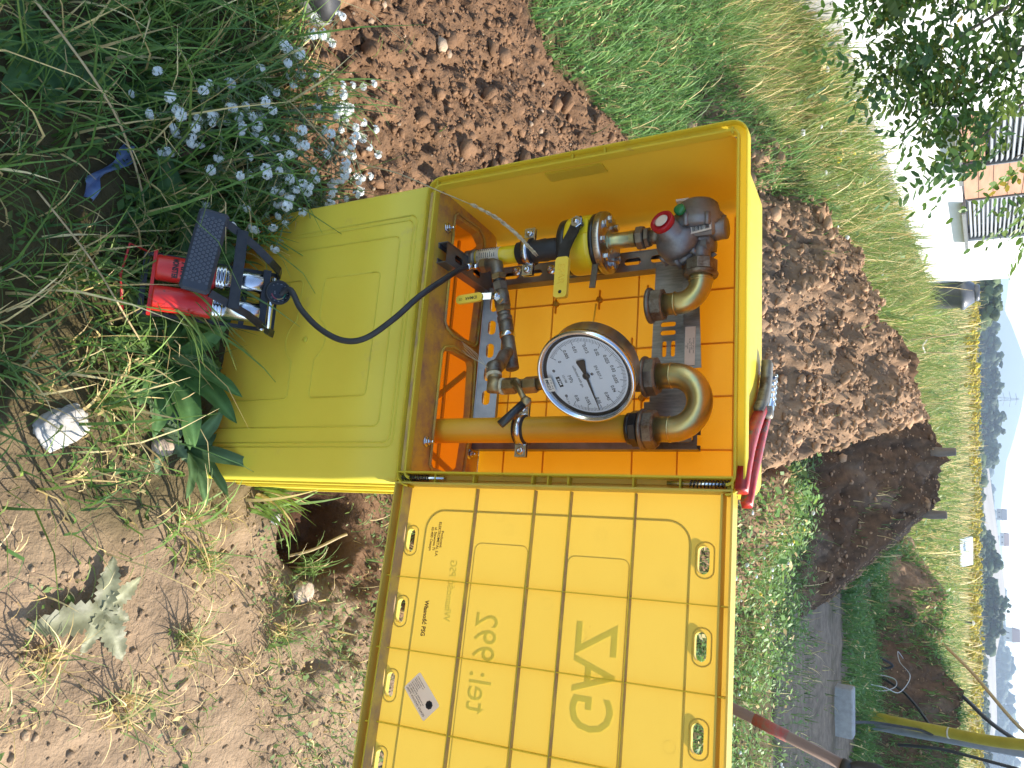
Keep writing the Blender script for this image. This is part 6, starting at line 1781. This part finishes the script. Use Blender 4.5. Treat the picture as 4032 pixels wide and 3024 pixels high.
# ---- tree whose drooping branches hang into the top corner
M_bark = mat('grey_bark', (0.13, 0.10, 0.075), (0.22, 0.175, 0.135), 14, rough=0.9, bump=0.8, bscale=30, aniso=(1, 1, 0.25))
M_rob = mat('robinia_leaflets', (0.85, 0.85, 0.85), (1.15, 1.15, 1.15), 10, rough=0.45, attr='Col', transl=0.35, spec=0.35)
tr = thing('robinia_tree', 'leafy tree with drooping feathery branches in the top corner', 'tree', Matrix.Translation((-4.6, 6.6, 0)))
MB().tube(catmull([(-4.6, 6.6, -0.2), (-4.55, 6.55, 1.2), (-4.4, 6.4, 2.6), (-4.3, 6.3, 4.2), (-4.2, 6.2, 5.6)], 5), [0.19 - 0.006 * i for i in range(21)], 12).build('trunk', M_bark, tr)
BR = [
    [(-4.4, 6.4, 2.8), (-3.2, 5.4, 3.1), (-2.5, 4.8, 2.6), (-1.95, 4.5, 1.75), (-1.66, 4.4, 1.22), (-1.55, 4.3, 1.02)],
    [(-3.2, 5.4, 3.1), (-2.2, 4.8, 2.6), (-1.65, 4.6, 1.95), (-1.30, 4.5, 1.50), (-1.08, 4.4, 1.25)],
    [(-3.0, 5.4, 3.1), (-1.9, 4.9, 2.75), (-1.25, 4.7, 2.15), (-0.92, 4.6, 1.85), (-0.72, 4.5, 1.62)],
    [(-3.3, 5.2, 2.9), (-2.5, 4.7, 2.2), (-2.1, 4.5, 1.45), (-1.98, 4.4, 0.98)],
    [(-2.6, 5.0, 2.8), (-1.7, 4.7, 2.3), (-1.22, 4.5, 1.80), (-1.06, 4.4, 1.52)],
    [(-3.0, 5.2, 2.8), (-2.1, 4.8, 2.2), (-1.70, 4.6, 1.65), (-1.48, 4.5, 1.38), (-1.36, 4.4, 1.20)],
    [(-4.3, 6.3, 3.8), (-3.4, 5.2, 4.0), (-2.7, 4.4, 3.4), (-2.4, 4.1, 2.6)],
    [(-4.3, 6.3, 4.2), (-3.2, 6.4, 4.6), (-2.2, 6.2, 4.2), (-1.6, 6.0, 3.5)],
    [(-4.3, 6.3, 4.0), (-5.2, 5.6, 4.4), (-5.9, 5.0, 3.9), (-6.2, 4.7, 3.1)],
    [(-4.2, 6.2, 5.2), (-4.6, 7.2, 5.8), (-5.0, 8.0, 5.6), (-5.3, 8.6, 4.9)],
    [(-3.4, 5.4, 3.0), (-2.9, 4.7, 2.3), (-2.7, 4.4, 1.7), (-2.6, 4.3, 1.2)],
]
V = []; C = []
def compound(p, d, L, r):
    """pinnate leaf: pairs of oval leaflets on a drooping axis"""
    d = d.normalized()
    sidev = d.cross(Vector((r.gauss(0, .3), r.gauss(0, .3), 1))).normalized()
    upv = sidev.cross(d)
    n = r.randint(5, 8)
    base = np.array(GREENS[r.randint(0, 3)]) * r.uniform(0.75, 1.25) * 1.55
    if r.random() < 0.03: base = np.array((0.40, 0.30, 0.05))
    for k in range(n + 1):
        t = (k + 0.6) / (n + 0.6)
        q = p + d * L * t - Vector((0, 0, 1)) * L * 0.45 * t * t
        dirs = [(1, 0.35), (-1, 0.35)] if k < n else [(0, 1)]
        for s, f in dirs:
            u = (sidev * s + d * f + Vector((0, 0, -0.35 + r.gauss(0, 0.2)))).normalized()
            v_ = u.cross(upv + Vector((r.gauss(0, .35), r.gauss(0, .35), r.gauss(0, .35)))).normalized()
            a_ = L * r.uniform(0.17, 0.23); w = a_ * 0.24
            for pt in (q, q + u * a_ * 0.3 + v_ * w, q + u * a_ * 0.75 + v_ * w * 0.8, q + u * a_, q + u * a_ * 0.75 - v_ * w * 0.8, q + u * a_ * 0.3 - v_ * w):
                V.append(tuple(pt)); C.append(tuple(base))
rr = random.Random(9)
for bi, b in enumerate(BR):
    c = catmull(b, 7)
    MB().tube(c, [0.030 * (1 - i / len(c)) ** 1.5 + 0.0025 for i in range(len(c))], 7).build('branch', M_bark, tr)
    lo = int(len(c) * (0.42 if bi < 6 else 0.3))
    for k in range((135, 62, 26, 140, 30, 88)[bi] if bi < 6 else 60):
        i = rr.randint(lo, len(c) - 1)
        d = Vector((rr.gauss(0, 1), rr.gauss(0, 1), rr.gauss(-0.1, 0.6)))
        off = Vector((rr.gauss(0, 0.09), rr.gauss(0, 0.12), rr.gauss(0, 0.08)))
        compound(c[i] + off, d + (c[-1] - c[i]).normalized() * 0.5 if (c[-1] - c[i]).length > 1e-3 else d, rr.uniform(0.20, 0.30), rr)
V = np.array(V); C = np.array(C)
n6 = len(V) // 6
F = (np.arange(n6) * 6)[:, None, None] + np.array([[0, 1, 2, 5], [5, 2, 3, 4]])[None]
# faces: (0,1,2,5)->quad, (5,2,3,4)->quad
o = raw_mesh('crown', V - np.array((-4.6, 6.6, 0)), F.reshape(-1, 4), M_rob, C, smooth=False)
o.parent = tr; o['kind'] = 'stuff'

# ---- things out in the field
sh = MB().box((0, 0, 0), (1.35, 0.12, 0.62)).build('white_slab', mat('white_board', (0.78, 0.78, 0.76), (0.82, 0.82, 0.80), 4, rough=0.7)); sh.location = (7.72, 40, 0.64); sh.rotation_euler = (math.radians(-38), 0, 0.25)
tag(sh, 'white slab standing among goldenrod in the field', 'slab')
mp_ = thing('marker_post', 'thin dark marker post with a pale top in the field', 'post', Matrix.Translation((12.25, 45, 0)))
MB().cyl((12.25, 45, -0.1), (12.25, 45, 0.82), 0.05, None, 8).build('post', M_blk, mp_)
MB().lathe([(0.12, 0), (0.13, 0.05), (0.05, 0.12), (0.0001, 0.13)], Matrix.Translation((12.25, 45, 0.80)), 10).build('cap', M_paper, mp_)
for i, (x, y, z0, z1, lab) in enumerate(((0.70, 8.75, 0.75, 1.03, 'short dark stake stuck in the crest of the shaded heap near the sunlit one'), (1.36, 8.95, 0.80, 1.10, 'short dark stake on the highest part of the shaded heap'))):
    z0 = float(surf_h(np.array([x]), np.array([y]))[0]) - 0.08; z1 = z0 + 0.27
    o = MB().tube([(x, y, z0), (x + 0.02, y, (z0 + z1) / 2), (x + 0.01, y - 0.01, z1)], [0.05, 0.048, 0.04], 7).build('stake', M_bark)
    o.data.transform(Matrix.Translation((-x, -y, -z0))); o.location = (x, y, z0); tag(o, lab, 'stake', 'stakes on the heap')
fr = thing('field_stakes', 'two thin pale stalks with a scrap of white plastic in the meadow', 'stalks', Matrix.Translation((-0.62, 14, 0)))
MB().tube([(-0.62, 14, 0), (-0.66, 14, 0.5), (-0.72, 14, 1.05)], 0.010, 5).build('stalk', M_stem, fr)
MB().tube([(-0.45, 14.1, 0), (-0.44, 14.1, 0.6), (-0.42, 14.1, 1.0)], 0.009, 5).build('stalk', M_stem, fr)
MB().tube([(-0.65, 14, 0.62), (-0.55, 14, 0.55), (-0.44, 14.1, 0.58)], 0.012, 5).build('plastic_scrap', M_paper, fr)

# ---- woods
M_wood_l = mat('distant_foliage', (0.75, 0.75, 0.75), (1.2, 1.2, 1.2), 0.6, rough=0.9, attr='Col', transl=0.15)
def wood(label, path, depth, n, r0, col, seed=0, name='wood'):
    """crown masses along a line: path of (x, y, height)"""
    P = np.array(path, float); T = RNG.uniform(0, len(P) - 1.001, n)
    i = T.astype(int); t = (T - i)[:, None]
    q = P[i] * (1 - t) + P[i + 1] * t
    y = q[:, 1] + RNG.uniform(0, depth, n)
    hv = q[:, 2] * (0.80 + 0.28 * np.sin(q[:, 0] * 0.9 + seed) * np.cos(q[:, 0] * 0.37 + seed) + 0.25 * fbm(q[:, 0] / r0 / 4, q[:, 0] * 0 + seed, 1.0, 3))
    z = ground_h(q[:, 0], y, False) + hv * RNG.uniform(0.03, 1.0, n) ** 0.7
    x = q[:, 0] + RNG.normal(0, r0 * 0.6, n)
    c = np.array(col) * RNG.uniform(0.65, 1.35, (n, 1))
    o = scatter_lumps(name, np.stack([x, y, z], 1), r0 * np.exp(RNG.normal(0, 0.3, n)), c, M_wood_l, PROT1, label)
    return o
wood('dark green tree beside the rain barrel seen past the house corner', [(-14, 100, 2.5), (-10, 100, 3.3), (-7.5, 100, 3.1), (-5.8, 100, 1.4)], 6, 420, 0.45, (0.085, 0.12, 0.045), 1)
wood('hazy wood belt across the left of the horizon', [(-60, 300, 7.5), (-20, 300, 7.2), (-9, 300, 7.4), (5, 300, 8.2), (20, 300, 8.6), (25, 300, 7.5), (29, 300, 3.5), (36, 300, 2.0)], 25, 1500, 1.1, (0.055, 0.085, 0.045), 2)
wood('dark tree row at the right of the horizon', [(22, 200, 1.2), (30, 200, 1.4), (36, 200, 3.0), (40, 200, 5.0), (46, 200, 4.6), (52, 200, 6.0), (58, 200, 6.2), (61, 200, 2.2), (72, 200, 2.4), (90, 200, 2.6)], 10, 1300, 0.62, (0.045, 0.075, 0.03), 3)
wood('pale blue wood on the far right ridge', [(105, 600, 4), (150, 600, 6), (178, 600, 14), (191, 600, 19), (215, 600, 18), (255, 600, 20), (330, 600, 20)], 40, 1100, 2.6, (0.05, 0.08, 0.05), 4)
wood('line of bushes edging the field', [(-30, 150, 1.4), (10, 150, 1.6), (25, 160, 1.2), (34, 170, 1.8), (60, 170, 1.5), (80, 150, 1.6)], 8, 700, 0.45, (0.07, 0.10, 0.035), 5)
wood('distant blue tree clumps below the hill', [(20, 700, 9), (40, 700, 11), (90, 700, 10), (130, 700, 13), (170, 700, 16), (200, 700, 14)], 30, 500, 2.6, (0.05, 0.075, 0.05), 6)

# ploughed fields on the far slopes
M_plough = mat('ploughed_field', (0.26, 0.22, 0.17), (0.33, 0.285, 0.22), 0.05, rough=1.0)
mb = MB().add([(30, 380, -1.5), (62, 380, 1.2), (100, 380, 3.8), (118, 380, 4.5), (118, 470, 10.5), (105, 470, 9.8), (42, 470, 3.0), (30, 470, 2.2), (30, 520, -6), (118, 520, -6)], [(0, 1, 6, 7), (1, 2, 5, 6), (2, 3, 4, 5), (7, 6, 5, 4, 9, 8)])
o = mb.build('ploughed_slope', M_plough); o['kind'] = 'structure'
mb = MB().add([(140, 480, -3), (200, 480, -3), (200, 500, 4.4), (150, 500, 2.6), (200, 530, 6.6), (150, 530, 5.9), (200, 560, -6), (150, 560, -6)], [(0, 1, 2, 3), (3, 2, 4, 5), (5, 4, 6, 7)])
o = mb.build('ploughed_field', M_plough); o['kind'] = 'structure'
# hills
M_hill = mat('wooded_hill', (0.06, 0.085, 0.05), (0.09, 0.115, 0.065), 0.01, rough=1.0)
def hill(prof, Y, D, name='hill'):
    vs = []
    for x, z in prof: vs += [(x, Y, -8), (x, Y + D * 0.6, z), (x, Y + D, -8)]
    fs = []
    for i in range(len(prof) - 1):
        for j in range(2): fs.append((i * 3 + j, i * 3 + j + 1, i * 3 + 4 + j, i * 3 + 3 + j))
    o = MB().add(vs, fs, None, True).build(name, M_hill); o['kind'] = 'structure'
    return o
pr = [(-420, 30), (-300, 18), (-197, 12), (-136, 24), (-91, 41), (-26, 60), (5, 61), (38, 56), (100, 43), (134, 33), (215, 24), (330, 18), (444, 28), (560, 34), (700, 30)]
xs_ = np.linspace(-420, 700, 90); zs_ = np.interp(xs_, [p[0] for p in pr], [p[1] for p in pr])
hill(list(zip(xs_, zs_ + 1.0 * fbm(xs_ / 40, xs_ * 0, 1.0, 4))), 1380, 200)
pr = [(-900, 70), (-500, 75), (-250, 60), (-120, 44), (0, 30), (200, 26), (420, 40), (700, 45), (900, 45)]
xs_ = np.linspace(-880, 880, 70); zs_ = np.interp(xs_, [p[0] for p in pr], [p[1] for p in pr])
hill(list(zip(xs_, zs_ + 1.5 * fbm(xs_ / 60, xs_ * 0 + 3, 1.0, 4))), 2250, 250)
# pylon and far houses
py = thing('power_pylon', 'faint lattice power pylon rising over the hazy wood', 'pylon', Matrix.Translation((13.4, 610, -3)))
mb = MB(); H0 = -3; HP = 24.5; n = 9
M_py = mat('pylon_steel', (0.20, 0.21, 0.22), rough=0.6)
def lw(z): t = z / HP; return 2.2 * (1 - t) + 0.25
for k in range(n):
    z0, z1 = HP * k / n, HP * (k + 1) / n; w0, w1 = lw(z0), lw(z1)
    for sx in (-1, 1):
        for sy in (-1, 1):
            mb.tube([(13.4 + sx * w0, 610 + sy * w0, H0 + z0), (13.4 + sx * w1, 610 + sy * w1, H0 + z1)], 0.16, 4)
        mb.tube([(13.4 - sx * w0, 610 - w0, H0 + z0), (13.4 + sx * w1, 610 - w1, H0 + z1)], 0.09, 4)
mb.build('tower', M_py, py)
for z, L in ((15.5, 4.2), (19, 5.2), (22.5, 3.8)):
    MB().tube([(13.4 - L, 610, H0 + z), (13.4, 610, H0 + z + 0.9), (13.4 + L, 610, H0 + z)], 0.17, 4).build('cross_arm', M_py, py)
def far_house(label, x, y, z, w, h, roof_h, rc, wc):
    M = Matrix.Translation((x, y, z)); t = thing('distant_house', label, 'house', M, 'distant houses')
    MB().box((0, 0, h / 2), (w, w * 0.7, h)).build('wall', mat('wall_' + str(wc), wc, rough=0.9), t, M)
    d = w * 0.36
    MB().add([(-w * 0.54, -d - .2, h), (w * 0.54, -d - .2, h), (w * 0.54, d + .2, h), (-w * 0.54, d + .2, h), (-w * 0.54, 0, h + roof_h), (w * 0.54, 0, h + roof_h)], [(0, 1, 5, 4), (2, 3, 4, 5), (0, 4, 3), (1, 2, 5), (3, 2, 1, 0)]).build('roof', mat('roof_' + str(rc), rc, rough=0.8), t, M)
    for sx in (-0.25, 0.22):
        MB().box((w * sx, -w * 0.35 - 0.03, h * 0.5), (w * 0.12, 0.06, h * 0.35)).build('window', M_pane, t, M)
far_house('grey far-off house on the skyline above the ploughed slope', 71.0, 478, 6.8, 5.2, 2.2, 2.4, (0.16, 0.15, 0.15), (0.3, 0.29, 0.28))
far_house('far-off house with reddish roof at the end of the ploughed slope', 84.0, 478, 8.2, 6.0, 1.8, 2.2, (0.22, 0.14, 0.12), (0.5, 0.49, 0.48))
far_house('far-off white gabled house with red roof above the tree row', 128.5, 460, 9.0, 6.0, 3.6, 3.4, (0.26, 0.15, 0.12), (0.5, 0.49, 0.48))

# ---- the hazy air itself
hz = MB().box((0, 1355, 27), (2100, 2830, 106)).build('haze', None)
hm = bpy.data.materials.new('pale_haze'); hm.use_nodes = True
hn = hm.node_tree; hn.nodes.remove(hn.nodes['Principled BSDF'])
pv_ = hn.nodes.new('ShaderNodeVolumePrincipled')
pv_.inputs['Color'].default_value = (0.66, 0.81, 1.0, 1)
pv_.inputs['Density'].default_value = 0.0007
pv_.inputs['Anisotropy'].default_value = 0.2
hn.links.new(pv_.outputs[0], hn.nodes['Material Output'].inputs['Volume'])
hz.data.materials.append(hm)
hz['kind'] = 'stuff'
